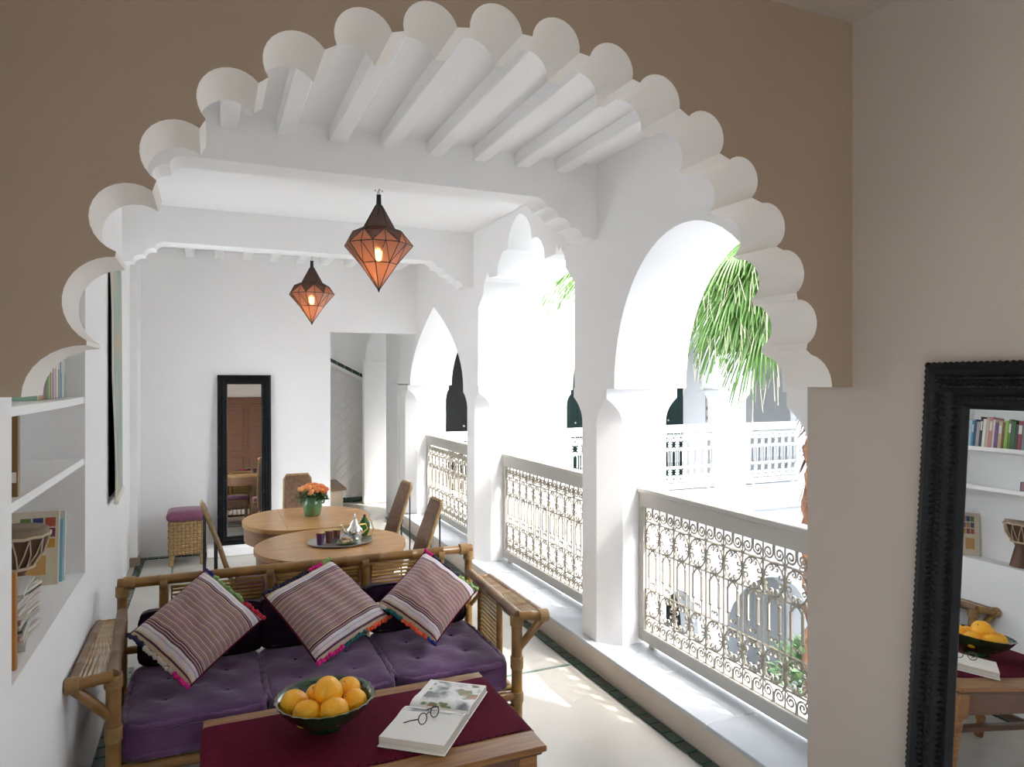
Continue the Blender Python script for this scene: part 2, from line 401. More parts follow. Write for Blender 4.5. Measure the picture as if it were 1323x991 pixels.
# back wall with an added dark wooden double door; an opening added for daylight in the side wall behind the camera
added_door = struct(MB().bbox(.05, -2.3, 0, 1.55, -2.24, 2.45, .01).build('door_added', 'table_dark', smooth=0))  # put in so the end-wall mirror reflects something dark
for q in range(2):
    for zz in ((.15, 1.05), (1.2, 2.3)): MB().bbox(.15+q*.72, -2.24, zz[0], .73+q*.72, -2.22, zz[1], .006).build('panel', 'table_dark', added_door, 0)
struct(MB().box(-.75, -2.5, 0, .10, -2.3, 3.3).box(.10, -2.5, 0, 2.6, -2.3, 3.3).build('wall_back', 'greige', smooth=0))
struct(MB().box(2.17, -.05, 0, 2.75, 2.06, 3.3).box(2.17, -2.3, 0, 2.75, -2.1, 3.3).box(2.17, -2.1, 2.75, 2.75, -.05, 3.3).box(2.17, -2.1, 0, 2.75, -.05, .15).build('wall_right', 'greige', smooth=0))  # courtyard opening put in, out of view, to brighten the room

# left wall with bookshelf niche  (Y 2.17..3.49, Z .92..2.15, back at X -.78)
NY0, NY1, NZ0, NZ1, NXB = 2.27, 3.49, .92, 2.16, -.77
wl = MB()
wl.box(-.95, -2.3, 0, XL, -1.7, 3.3).box(-.95, -.1, 0, XL, NY0, 3.3).box(-.95, -1.7, 2.6, XL, -.1, 3.3).box(-.95, -1.7, 0, XL, -.1, .1)   # unseen tall opening added behind the camera to let daylight in
wl.box(-.95, NY1, 0, XL, 4.87, 3.3)
wl.box(-.95, NY0, 0, XL, NY1, NZ0).box(-.95, NY0, NZ1, XL, NY1, 3.3).box(-.95, NY0, NZ0, NXB, NY1, NZ1)
wl.box(-.95, 4.87, 0, -.68, 5.12, 3.3).box(-.95, 6.15, 0, -.68, 9.9, 3.3).box(-.95, 5.12, 2.35, -.68, 6.15, 3.3).box(-.95, 5.12, 0, -.68, 6.15, .85)   # hidden opening added in the recess to brighten the gallery
struct(MB().box(-4.8, -4, -.3, -.95, 10.4, -.02).build('floor_added_patio', 'ground', smooth=0)); struct(MB().box(-5.1, -4, -.3, -4.8, 10.4, 3.6).build('wall_added_bounce', 'white_court', smooth=0))  # unseen patio added; its sunlit wall bounces light through the left openings
wall_left = struct(wl.build('wall_left', 'white', smooth=0))
for (zt, bow) in ((1.677, .012), (1.413, .0)):
    prof = [(NXB, NY0), (NXB, NY1)] + [(XL - .004 + bow*sin(pi*i/12) - .0, NY1 - (NY1-NY0)*i/12) for i in range(13)]
    MB().prism(prof, 'z', zt-.027, zt).build('shelf', 'white_smooth', wall_left, 0)
MB().bbox(-.68, 7.38, 0, -.60, 7.47, .085, .004).build('plinth', 'brown_base', wall_left, 0)
MB().box(-.68, 7.40, .085, -.615, 7.70, 3.05).build('pilaster', 'white', wall_left, 0)

# scalloped arch wall
lob = [((-.257,1.84),(-.305,1.921),(-.20,2.036)), ((-.198,2.048),(-.251,2.146),(-.123,2.197)), ((-.114,2.223),(-.150,2.30),(-.021,2.36)),
       ((-.007,2.384),(-.014,2.485),(.114,2.493)), ((.137,2.511),(.152,2.621),(.276,2.607)), ((.306,2.625),(.326,2.718),(.453,2.687)),
       ((.485,2.697),(.513,2.777),(.638,2.738)), ((.675,2.744),(.705,2.811),(.838,2.759)), ((.87,2.758),(.89,2.803),(1.028,2.74)),
       ((1.063,2.735),(1.098,2.779),(1.216,2.693)), ((1.244,2.686),(1.297,2.722),(1.396,2.629)), ((1.433,2.609),(1.479,2.634),(1.559,2.505)),
       ((1.601,2.489),(1.644,2.505),(1.694,2.372)), ((1.742,2.358),(1.794,2.356),(1.805,2.214)), ((1.836,2.203),(1.894,2.194),(1.897,2.058)),
       ((1.903,2.034),(1.956,2.022),(1.950,1.880))]
arch = [(-.382, 1.712)] + [(-.382 + .125*(1-cos(t*pi/2/8)), 1.712 + .118*sin(t*pi/2/8)) for t in range(1, 9)]
for a, b, c in lob: arch += arc3(a, b, c, 14)
arch += [(1.944, 1.857)] + [(1.944 + .124*sin(t*pi/2/8), 1.724 + .118*cos(t*pi/2/8)) for t in range(1, 9)]
poly = [(-.60, 1.712)] + arch + [(2.169, 1.724), (2.169, 3.063), (-.60, 3.063)]
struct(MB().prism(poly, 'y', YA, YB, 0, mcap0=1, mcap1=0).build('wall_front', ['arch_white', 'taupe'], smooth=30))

# gallery ceiling with joists
gc = struct(MB().box(-.85, YA, ZC+.013, 2.6, 8.3, 3.3).box(-.85, 8.3, ZC, 9.6, 10.4, 3.3).build('ceiling', 'white', smooth=0))
for bay in ((YB, 3.69), (6.05, YE)):
    for k in range(9):
        x = .31 + .2625*(k-2)
        if x < -.35: continue
        MB().bbox(x, bay[0], 2.985, x+.085, bay[1], ZC+.013, .006).build('joist', 'white', gc, 0)
# transverse beams with stepped corbels
def corbel_pts(x0, z0, x1, z1, n=4):
    """scalloped steps from (x0,z0) on the soffit down to (x1,z1) at the wall"""
    pts = [(x0, z0)]
    for k in range(n):
        ax, az = x0 + (x1-x0)*k/n, z0 + (z1-z0)*k/n
        bx, bz = x0 + (x1-x0)*(k+1)/n, z0 + (z1-z0)*(k+1)/n
        for i in range(1, 6):
            t = i/5*pi/2
            pts.append((ax + (bx-ax)*sin(t)*.82, az + (bz-az)*(1-cos(t))))
        pts.append((bx, bz))
    return pts
def beam(n, y0, y1, xl, xr, zb=2.825, zt=ZC+.02):
    right = corbel_pts(xr-.42, zb, xr-.10, zb-.21) + [(xr, zb-.21)]
    left = corbel_pts(xl+.39, zb, xl+.09, zb-.21) + [(xl, zb-.21)]
    p = left[::-1] + right + [(xr, zt), (xl, zt)]
    struct(MB().prism(p, 'y', y0, y1).build(n, 'white', smooth=0))
beam('trim_2', 3.69, 3.89, XL-.01, XR+.01)
beam('trim_3', 5.85, 6.05, -.70, XR+.01, 2.79)
# end wall with wide doorway on the right
struct(MB().box(-.85, YE, 0, 1.206, YE+.18, 3.1).box(1.206, YE, 2.28, 2.18, YE+.18, 3.1).build('wall_end', 'white', smooth=0))
# space beyond the doorway
bt = struct(MB().box(-.85, 10.1, 0, 9.6, 10.3, 3.3).build('wall_landing', 'white', smooth=0))
def clip_below(pts, f):
    out = []
    for i, p in enumerate(pts):
        q = pts[(i+1) % len(pts)]; a, b = f(p[0])-p[1], f(q[0])-q[1]
        if a >= 0: out.append(p)
        if a*b < 0: t = a/(a-b); out.append((p[0]+(q[0]-p[0])*t, p[1]+(q[1]-p[1])*t))
    return out
slope = lambda x: 2.00 - (x-1.5)*.50
for i in range(14):
    for j in range(30):
        s = .078; cx, cz = 1.22 + i*s*2 + (j % 2)*s, .08 + j*s; k_ = s-.003
        q = clip_below([(cx-k_, cz), (cx, cz-k_), (cx+k_, cz), (cx, cz+k_)], slope)
        if len(q) < 3 or cx > 2.5 or cz < .08: continue
        MB().prism(q, 'y', 10.092, 10.1).build('tile', 'tile_marble', bt, 0)
for i in range(9):
    x0 = 1.36 + i*.105; z0 = 2.10 - (x0-1.5)*.50
    MB().prism([(x0, z0), (x0+.10, z0-.05), (x0+.10, z0-.10), (x0, z0-.05)], 'y', 10.08, 10.1).build('border_tile', 'green_tile', bt, 0)
x = .8
while x < 2.35:
    MB().bbox(x, 10.075, .0, x+.095, 10.1, .07, .004).build('border_tile', 'green_tile', bt, 0); x += .1
# half-wall of the stair with a brown tread
st = struct(MB().box(.9, 9.3, 0, 1.62, 10.08, .30).build('trim_4', 'pale_stone', smooth=0))
MB().bbox(.88, 9.27, .30, 1.66, 10.08, .335, .005).build('tread', 'arm_wood', st, 0)

# pillars with lamb-tongue chamfers
def pillar_rings(x0, x1, y0, y1, zb, zt, ch=.115):
    rings = []
    zs = [(zb, ch), (zt-.22, ch)] + [(zt-.22 + .16*i/8, ch*(1 - (i/8)**2.2)) for i in range(1, 9)] + [(zt, .0005)]
    for z, c in zs:
        c = max(c, .0005)
        rings.append([(x0+c, y0, z), (x1-c, y0, z), (x1, y0+c, z), (x1, y1-c, z), (x1-c, y1, z), (x0+c, y1, z), (x0, y1-c, z), (x0, y0+c, z)])
    return rings
def pillar(n, x0, x1, y0, y1, zb=.15, zt=1.70, mm='white'):
    m = MB(); m.loft(pillar_rings(x0, x1, y0, y1, zb, zt)); m.fix = True
    return struct(m.build(n, mm, smooth=20))
XO = 2.68
pillar('trim_5', XR, XO, 3.58, 3.985)
pillar('trim_6', XR, XO, 5.715, 6.13)
pillar('trim_7', XR, XO, 8.10, 8.60)
pillar('trim_8', 2.171, XO, 1.62, 2.17)
struct(MB().box(XR, 8.601, 0, XR+.25, 9.2, 3.04).build('wall_corner', 'white', smooth=0))
struct(MB().bbox(2.00, 9.84, 0, 2.325, 9.95, 2.03, .012).build('trim_9', 'white', smooth=0))
MB().prism([(2.04, 2.03), (2.285, 2.03), (2.275, 2.18), (2.245, 2.30), (2.205, 2.38), (2.163, 2.40), (2.12, 2.38), (2.08, 2.30), (2.05, 2.18)], 'y', 9.86, 9.93).build('capital', 'white', bpy.data.objects['trim_9'], 0)

# arcade wall above the springing
def pointed(y0, y1, zs, za, n=14, p=.85):
    """from (y0, zs) up to the apex and down to (y1, zs)"""
    ym = (y0+y1)/2; h = (y1-y0)/2; out = []
    for i in range(n+1):
        t = i/n*pi/2
        out.append((ym - h*(cos(t)**p)*(1.0) if i < n else ym, zs + (za-zs)*(sin(t)**.98)))
    return out + [(2*ym-a, b) for a, b in out[:-1][::-1]]
def keel(y0, y1, zs, za, n=12):
    ym = (y0+y1)/2; h = (y1-y0)/2; out = []
    for i in range(n+1):
        t = i/n
        out.append((ym - h*(1 - t**1.9), zs + (za-zs)*t))
    return out + [(2*ym-a, b) for a, b in out[:-1][::-1]]
def stepped(y0, y1, z0):
    """muqarnas-like stepped outline of the middle opening, (y0 near) to (y1 far)"""
    ym = (y0+y1)/2; h = (y1-y0)/2
    half = [(1.0, 0), (.985, .0), (.95, .03), (.88, .085), (.86, .095), (.855, .15), (.83, .20), (.80, .22), (.77, .27), (.745, .225), (.72, .275), (.69, .215), (.50, .21), (.49, .27), (.475, .30),
            (.43, .35), (.37, .385), (.33, .39), (.25, .39), (.24, .45), (.215, .505), (.16, .56), (.08, .605), (.0, .625)]
    a = [(ym - h*f, z0 + z) for f, z in half]
    b = [(ym + h*f, z0 + z) for f, z in half[:-1][::-1]]
    return a + b
A1 = pointed(2.19, 3.49, 1.70, 2.535, p=1.0)
A2 = [(3.975, 1.70)] + stepped(3.975, 5.73, 2.395) + [(5.73, 1.70)]
A3 = keel(6.13, 7.99, 1.69, 2.52)
arc_poly = [(2.06, 1.70)] + A1 + A2 + [(6.12, 1.70)] + A3 + [(8.60, 1.69), (8.60, 4.3), (2.06, 4.3)]
struct(MB().prism(arc_poly, 'x', XR, XO).build('wall_courtyard', 'white', smooth=25))
# ledge under the balustrades
lg = struct(MB().box(2.125, -.5, 0, 2.171, 8.1, .128).box(2.171, 2.06, -.5, XO+.05, 8.1, .128).build('trim_10', 'curb', smooth=0))
y = 1.0
k = 0
while y < 8.0:
    L_ = .55
    if y < 2.06: MB().bbox(2.115, y+.0015, .128, 2.169, min(y+L_, 2.06)-.0015, .15, .003).build('marble_slab', 'marble', lg, 0)
    else: MB().bbox(2.115, y+.0015, .128, XO+.07, min(y+L_, 8.1)-.0015, .15+.0012*(k % 2), .003).build('marble_slab', 'marble', lg, 0)
    y = min(y+L_, 2.06) if y < 2.06 else y+L_
    k += 1

# ------------------------------------------------------------------ courtyard
struct(MB().box(2.6, -3, -3.7, 9.8, 10.6, -3.5).build('floor_courtyard', 'ground', smooth=0))
# outside of our own storey and the floors below and above
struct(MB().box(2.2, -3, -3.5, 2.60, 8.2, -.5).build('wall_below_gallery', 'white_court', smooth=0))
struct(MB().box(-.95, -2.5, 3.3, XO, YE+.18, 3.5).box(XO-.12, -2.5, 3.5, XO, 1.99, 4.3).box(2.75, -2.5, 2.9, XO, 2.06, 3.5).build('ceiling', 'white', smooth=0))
struct(MB().box(9.3, -3, -3.5, 9.6, 10.3, 7.4).build('wall_east', 'white_court', smooth=0))  # unseen wall, raised to throw shade across the far arcade
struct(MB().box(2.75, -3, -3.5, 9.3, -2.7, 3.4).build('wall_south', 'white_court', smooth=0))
# far arcade (faces us across the courtyard)
FY0, FY1 = 8.2, 8.58
openings = [(2.68, 3.80), (4.42, 5.35), (5.92, 6.90), (7.50, 8.55)]
fp = [(2.68, 1.62)]
for a, b in openings: fp += pointed(a+.03, b-.03, 1.62, 2.5, p=1.0)
fp += [(9.3, 1.62), (9.3, 4.3), (2.68, 4.3)]
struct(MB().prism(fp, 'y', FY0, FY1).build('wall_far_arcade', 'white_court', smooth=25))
ends = [(3.80, 4.42), (5.35, 5.92), (6.90, 7.50), (8.55, 9.3)]
for i, (a, b) in enumerate(ends):
    pillar('trim_%d' % (11+i), a, b, FY0, FY1, .15, 1.62, 'white_court')
lo = [(2.60, -3.5)]
for a, b in ((2.9, 4.1), (4.6, 5.5), (5.8, 6.5), (7.0, 8.6)): lo += [(a, -3.5), (a, -2.0)] + pointed(a, b, -2.0, -1.25, 8, 1.0)[1:-1] + [(b, -2.0), (b, -3.5)]
lo += [(9.3, -3.5), (9.3, .15), (2.60, .15)]
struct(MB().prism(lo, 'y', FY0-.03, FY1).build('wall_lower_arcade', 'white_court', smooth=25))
struct(MB().box(2.6, 10.1, -3.5, 9.6, 10.3, 0).build('wall_lower_back', 'white_court', smooth=0))
def far_door(n, x0, x1, mm, z1=2.25):
    d = struct(MB().bbox(x0, 10.04, 0, x1, 10.1, z1, .01).build(n, 'door_green', smooth=0) if mm == 'door_green' else MB().bbox(x0, 10.04, 0, x1, 10.1, z1, .01).build(n, 'door_black', smooth=0))
    mid = (x0+x1)/2
    for q in range(2):
        for zz in ((.2, .95), (1.1, 2.05)):
            MB().bbox(x0+.08 + q*(mid-x0), 10.03, zz[0], mid-.06 + q*(mid-x0), 10.042, zz[1], .006).build('panel', mm, d, 0)
    MB().sphere((mid+.03, 10.01, 1.05), .022, 10, 8).build('knob', 'silver', d)
far_door('door_1', 3.05, 4.0, 'door_black'); far_door('door_2', 5.05, 5.85, 'door_green'); far_door('door_3', 6.9, 7.66, 'door_green', 2.35)
ld4 = struct(MB().bbox(7.0, 10.04, -3.5, 7.95, 10.1, -1.25, .01).build('door_5', 'door_black', smooth=0))
MB().bbox(7.1, 10.03, -3.3, 7.45, 10.042, -1.4, .006).bbox(7.5, 10.03, -3.3, 7.85, 10.042, -1.4, .006).build('panel', 'door_black', ld4, 0)
tp = thing('tile_panel', 'tall narrow panel of black and oxblood zigzag tiles across the courtyard', 'tile panel', (8.32, 10.07, 1.0))
MB().box(8.18, 10.08, 1.0, 8.46, 10.099, 2.75).build('backing', 'cream_tile', tp, 0)
for r_ in range(10):
    z = 1.04 + r_*.172
    for c_ in range(2):
        x = 8.195 + c_*.135
        MB().prism([(x, z), (x+.115, z), (x+.115, z+.05), (x+.0575, z+.115), (x, z+.05)], 'y', 10.065, 10.08).build('tile', 'red_tile' if r_ == 0 else 'black_tile', tp, 0)

# ================================================================== IRON BALUSTRADES
# pattern cell: width CW along +x (local), z up, thickness small
CW = .135
def spiral(cx, cz, r0, turns, a0, sgn, n=20):
    return [(cx + r0*(1-.80*i/n)*cos(a0 + sgn*turns*2*pi*i/n), 0, cz + r0*(1-.80*i/n)*sin(a0 + sgn*turns*2*pi*i/n)) for i in range(n+1)]
IR = .0058
def scroll_mb():
    m = MB()
    m.tube([(-.032, 0, .0), (-.0325, 0, .02)] + spiral(0, .044, .0325, 1.6, pi+.1, -1, 22), IR, 4)
    m.tube([(.018, 0, .071), (.031, 0, .089)], IR*.8, 4)
    return m
def rosette_mb():
    m = MB(); c = (0, .0825)
    m.tube([(cos(t*pi/8)*.063, 0, c[1] + sin(t*pi/8)*.077) for t in range(16)], IR, 4, closed=True)
    for k in range(8):
        a = k*pi/4 + pi/8; q = 1 if k % 2 else -1
        cx, cz = .046*cos(a), c[1] + .058*sin(a)
        m.tube(spiral(cx, cz, .0165, 1.0, a+q*.5, q, 8), IR*.8, 3)
    for sx in (-1, 1):
        for sz in (-1, 1): m.tube([(sx*.050, 0, c[1]+sz*.050), (sx*.062, 0, c[1]+sz*.076)], IR*.7, 3)
    return m
def baluster_mb():
    m = MB()
    m.tube([(0, 0, 0), (0, 0, .245)], IR*.8, 4)
    m.tube([(0, 0, .08), (0, 0, .205)], IR*1.35, 5)
    m.sphere((0, 0, .080), .013, 6, 4, (1, .7, .8)); m.sphere((0, 0, .205), .0095, 6, 4)
    m.tube([(-.0675*t/8, 0, .207+.034*sin(t*pi/8)) for t in range(9)], IR, 4)
    return m
def knot_mb():
    m = MB(); m.tube(spiral(-.014, .03, .014, .8, 0, 1, 8), IR*.85, 3); m.tube(spiral(.014, .03, .014, .8, pi, -1, 8), IR*.85, 3)
    return m
SH = {}
for k, fn in (('scroll', scroll_mb), ('rosette', rosette_mb), ('baluster', baluster_mb), ('knot', knot_mb)):
    for mm in ('iron', 'iron_far'): SH[k, mm] = fn().mesh('iron_' + k, mm, 60)
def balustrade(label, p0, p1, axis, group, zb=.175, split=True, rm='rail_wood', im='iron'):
    """between p0 and p1 along axis ('y': X fixed, 'x': Y fixed)"""
    fixed, a0, a1 = (p0[0], p0[1], p1[1]) if axis == 'y' else (p0[1], p0[0], p1[0])
    W3 = (lambda a, d, z: (fixed + d, a, z)) if axis == 'y' else (lambda a, d, z: (a, fixed - d, z))
    t = thing('iron_balustrade', label, 'balustrade', W3((a0+a1)/2, 0, .15), group)
    def bar(n, a_0, a_1, d0, d1, z0, z1, mm, b=.004):
        q0, q1 = W3(a_0, d0, z0), W3(a_1, d1, z1)
        return MB().bbox(min(q0[0], q1[0]), min(q0[1], q1[1]), z0, max(q0[0], q1[0]), max(q0[1], q1[1]), z1, b).build(n, mm, t, 0)
    zt = 1.10
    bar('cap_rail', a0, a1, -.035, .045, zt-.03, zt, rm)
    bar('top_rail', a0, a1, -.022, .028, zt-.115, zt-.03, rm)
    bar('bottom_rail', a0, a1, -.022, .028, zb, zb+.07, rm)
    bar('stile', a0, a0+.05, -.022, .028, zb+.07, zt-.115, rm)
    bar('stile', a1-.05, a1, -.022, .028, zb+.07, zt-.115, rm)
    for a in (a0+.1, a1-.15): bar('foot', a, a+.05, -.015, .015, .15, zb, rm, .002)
    z0 = zb+.07; H = zt-.115-z0
    i0, i1 = a0+.05, a1-.05; n = max(2, round((i1-i0)/CW)); cw = (i1-i0)/n; sx = cw/CW; sz = H/.755
    zr = [0, .09, .255, .50, .665, .755]
    rotz = pi/2 if axis == 'y' else 0
    m = MB(); 
    for z in zr: m.tube([W3(i0, 0, z0+z*sz), W3(i1, 0, z0+z*sz)], IR, 4)
    if split:
        m.build('cross_bars', im, t, 60)
        for k in range(n+1): MB().tube([W3(i0+k*cw, 0, z0), W3(i0+k*cw, 0, z0+H)], IR, 4).build('upright_bar', im, t, 60)
        items = []
        for k in range(n):
            c = i0 + (k+.5)*cw
            for q in (-1, 1):
                items.append(('scroll', c+q*cw*.25, z0, (q*.92*sx, 1, sz)))
                items.append(('scroll', c+q*cw*.25, z0+.755*sz, (q*.92*sx, 1, -sz)))
                items.append(('baluster', c+q*cw*.25, z0+.255*sz, (sx*q, 1, sz)))
            items.append(('rosette', c, z0+.09*sz, (sx, 1, sz))); items.append(('rosette', c, z0+.50*sz, (sx, 1, sz)))
            items.append(('knot', c, z0+.262*sz, (sx, 1, sz)))
        for nm, a, z, s3 in items:
            place(nm, SH[nm, im], t, W3(a, 0, z), (0, 0, rotz), scale=s3)
    else:
        fns = {'scroll': scroll_mb(), 'rosette': rosette_mb(), 'baluster': baluster_mb()}
        for k in range(n):
            c = i0 + (k+.5)*cw
            L3 = [('rosette', c, .09, 1, 1), ('rosette', c, .50, 1, 1)]
            for q in (-1, 1): L3 += [('scroll', c+q*cw*.25, 0, q*.92, 1), ('scroll', c+q*cw*.25, .755, q*.92, -1), ('baluster', c+q*cw*.25, .255, q, 1)]
            m.tube([W3(i0+k*cw, 0, z0), W3(i0+k*cw, 0, z0+H)], IR, 4)
            for nm, a, z, fx, fz in L3:
                src = fns[nm]; b = len(m.v)
                for (vx, vy, vz) in src.v: m.v.append(W3(a + vx*fx*sx, vy, z0 + (z + vz*fz)*sz))
                for f_ in src.f: m.f.append([b+i for i in f_]); m.mi.append(0)
        m.build('ironwork', im, t, 60, kind='stuff')
    return t
G1 = 'iron balustrades along the gallery'; G2 = 'iron balustrades across the courtyard'
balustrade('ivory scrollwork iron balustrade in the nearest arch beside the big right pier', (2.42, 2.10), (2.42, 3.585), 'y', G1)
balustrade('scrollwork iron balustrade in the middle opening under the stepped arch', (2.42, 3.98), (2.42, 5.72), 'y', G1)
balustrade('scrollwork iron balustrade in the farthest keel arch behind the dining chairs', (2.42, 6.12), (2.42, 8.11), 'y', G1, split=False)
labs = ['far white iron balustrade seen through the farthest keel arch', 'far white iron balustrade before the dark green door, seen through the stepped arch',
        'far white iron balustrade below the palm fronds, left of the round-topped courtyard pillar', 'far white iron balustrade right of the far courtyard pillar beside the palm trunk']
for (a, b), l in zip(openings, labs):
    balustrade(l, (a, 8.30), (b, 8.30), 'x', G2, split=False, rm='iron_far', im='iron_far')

#OBJECTS
def roundbox(a, b, c, r, n=6, fn=None):
    """rounded cuboid with half sizes a,b,c; fn deforms a point"""
    m = MB()
    ins = (max(a-r, 1e-4), max(b-r, 1e-4), max(c-r, 1e-4))
    def pt(p):
        q = [p[0]*a, p[1]*b, p[2]*c]
        i = [max(-ins[k], min(ins[k], q[k])) for k in range(3)]
        d = V((q[0]-i[0], q[1]-i[1], q[2]-i[2]))
        if d.length > 1e-9: d = d.normalized()*r
        o = (i[0]+d.x, i[1]+d.y, i[2]+d.z)
        return fn(o) if fn else o
    for ax in range(3):
        for sg in (-1, 1):
            nu, nv = [(n, n), (n, n), (n, n)][ax]
            def g(u, v, ax=ax, sg=sg):
                p = [0, 0, 0]; p[ax] = sg; p[(ax+1) % 3] = (2*u-1)*sg; p[(ax+2) % 3] = 2*v-1
                return pt(p)
            m.grid(g, nu, nv)
    # weld
    key = {}; nvx = []; mp = []
    for p in m.v:
        k = tuple(round(x*20000) for x in p)
        if k not in key: key[k] = len(nvx); nvx.append(p)
        mp.append(key[k])
    fs = []
    for f in m.f:
        g = []
        for i in f:
            if mp[i] not in g: g.append(mp[i])
        if len(g) > 2: fs.append(g)
    m.v = nvx; m.f = fs; m.mi = [0]*len(fs); m.fix = True
    return m
def T(x, y, z): return Matrix.Translation((x, y, z))
def RX(a): return Matrix.Rotation(R(a), 4, 'X')
def RY(a): return Matrix.Rotation(R(a), 4, 'Y')
def RZ(a): return Matrix.Rotation(R(a), 4, 'Z')

# ================================================================== SOFA
sofa = thing('bamboo_sofa', 'long honey-coloured bamboo sofa frame behind the coffee table', 'sofa', (.5, 3.45, 0))
def bam(n, p0, p1, r=.023, m_='bamboo', lab=None):
    mb = MB(); a, b = V(p0), V(p1); L_ = (b-a).length; k = max(2, int(L_/.17)); path = []; rr = []
    for i in range(k+1):
        t = i/k
        for dt, q in ((-.006/L_, 1.), (0, 1.10), (.006/L_, 1.)) if 0 < i < k else ((0, 1.),):
            path.append(a.lerp(b, t+dt)); rr.append(r*q)
    mb.tube(path, rr, 10); return mb.build(n, m_, sofa, 50, lab)
def bind(p, d, r=.03, L_=.05):
    d = V(d).normalized(); p = V(p); mb = MB(); path = []; rr = []
    for i in range(7): path.append(p + d*(L_*(i/6-.5))); rr.append(r*(1.0 + .05*(i % 2)))
    mb.tube(path, rr, 12).build('binding', 'binding', sofa, 60)
xl0, xr0, yb = -.385, 1.395, 3.85
bam('back_post', (xl0, yb, 0), (xl0, yb, .765)); bam('back_post', (xr0, yb, 0), (xr0, yb, .765))
bam('top_rail', (xl0-.02, yb, .762), (xr0+.02, yb, .762), .0255)
bam('lower_rail', (xl0, yb, .435), (xr0, yb, .435), .02)
for x in (xl0, xr0):
    bind((x, yb, .725), (0, 0, 1)); bind((x + (.03 if x < 0 else -.03), yb, .762), (1, 0, 0), .032)
px_ = [-.205, .292, .788, 1.225]
for x in px_:
    bam('divider_post', (x, yb, .20), (x, yb, .75), .0215); bind((x, yb, .745), (1, 0, 0), .031, .035)
for i in range(3):
    x0, x1 = px_[i]+.035, px_[i+1]-.035
    MB().tube([(x0, yb-.004, .47), (x1, yb-.004, .47), (x1, yb-.004, .722), (x0, yb-.004, .722)], .0095, 6, closed=True).build('panel_frame', 'cane', sofa, 50)
    for k in range(12):
        z = .488 + k*.0195
        MB().tube([(x0, yb+.003*(k % 2), z), (x1, yb+.003*((k+1) % 2), z + random.uniform(-.002, .002))], .0062, 5).build('cane', 'cane', sofa, 60)
xf = {-1: -.335, 1: 1.352}; yf = 3.05
for sg in (-1, 1):
    x = xf[sg]; xb = xl0 if sg < 0 else xr0; xo = -.462 if sg < 0 else 1.468
    bam('front_post', (x, yf, 0), (x, yf, .625), .0265)
    bind((x, yf, .60), (0, 0, 1), .032); bind((x, yf, .40), (0, 0, 1), .031, .06); bind((x, yf, .235), (0, 0, 1), .031, .05)
    xr_ = x + (xb-x)*.9
    bam('arm_rail', (x, yf-.02, .628), (xb, yb, .628), .024, 'arm_wood', 'worn greyish arm rail')
    bam('outer_arm_rail', (xo, yf-.05, .625), (xo, 3.70, .625), .0215, 'arm_wood', 'worn greyish outer arm rail')
    bam('arm_crossbar', (xo, yf-.05, .622), (x, yf-.02, .628), .0225); bam('arm_crossbar', (xo, 3.70, .622), (xb, 3.70, .625), .019)
    bind((xo, yf-.045, .622), (1, .0, 0), .030, .045)
    bam('brace', (xo, yf-.045, .61), (x, yf, .455), .0195); bam('brace', (xo, 3.68, .61), (xb, 3.80, .45), .013)
    for k in range(7):
        t = (k+1)/8; xa = x + (xo-x)*t; xc = xb + (xo-xb)*t
        wob = random.uniform(-.003, .003)
        MB().tube([(xa, yf-.03, .634), (xa+wob, 3.28, .637), (xc-wob, 3.50, .634), (xc, 3.70, .633)], .0062, 5).build('arm_slat', 'cane_pale', sofa, 60)
    bam('seat_side_rail', (x, yf, .235), (xb, yb, .235), .021)
    for y in (3.30, 3.62):
        t = (y-yf)/(yb-yf); bam('arm_stud', (x+(xb-x)*t, y, .24), (x+(xb-x)*t, y, .61), .0165)
    for k in range(15):
        z = .27 + k*.0225; t0, t1 = (3.32-yf)/(yb-yf), (3.60-yf)/(yb-yf)
        MB().tube([(x+(xb-x)*t0, 3.31, z), (x+(xb-x)*t1, 3.61, z)], .008, 5).build('cane', 'cane', sofa, 60)
bam('front_rail', (xf[-1], yf, .245), (xf[1], yf, .245), .023); bam('front_rail', (xf[-1], yf, .185), (xf[1], yf, .185), .021)
bam('front_rail', (xf[-1], yf, .07), (xf[1], yf, .07), .018)
bam('seat_back_rail', (xl0, yb, .235), (xr0, yb, .235), .021)
for k in range(26):
    x = xf[-1] + .05 + k*(xf[1]-xf[-1]-.10)/25
    MB().tube([(x, yf, .085), (x, yf, .165)], .0075, 5).build('front_cane', 'cane', sofa, 60)
for k in range(7):
    y = 3.12 + k*.11
    MB().tube([(-.35, y, .25), (1.365, y, .25)], .012, 6).build('seat_slat', 'cane', sofa, 60)

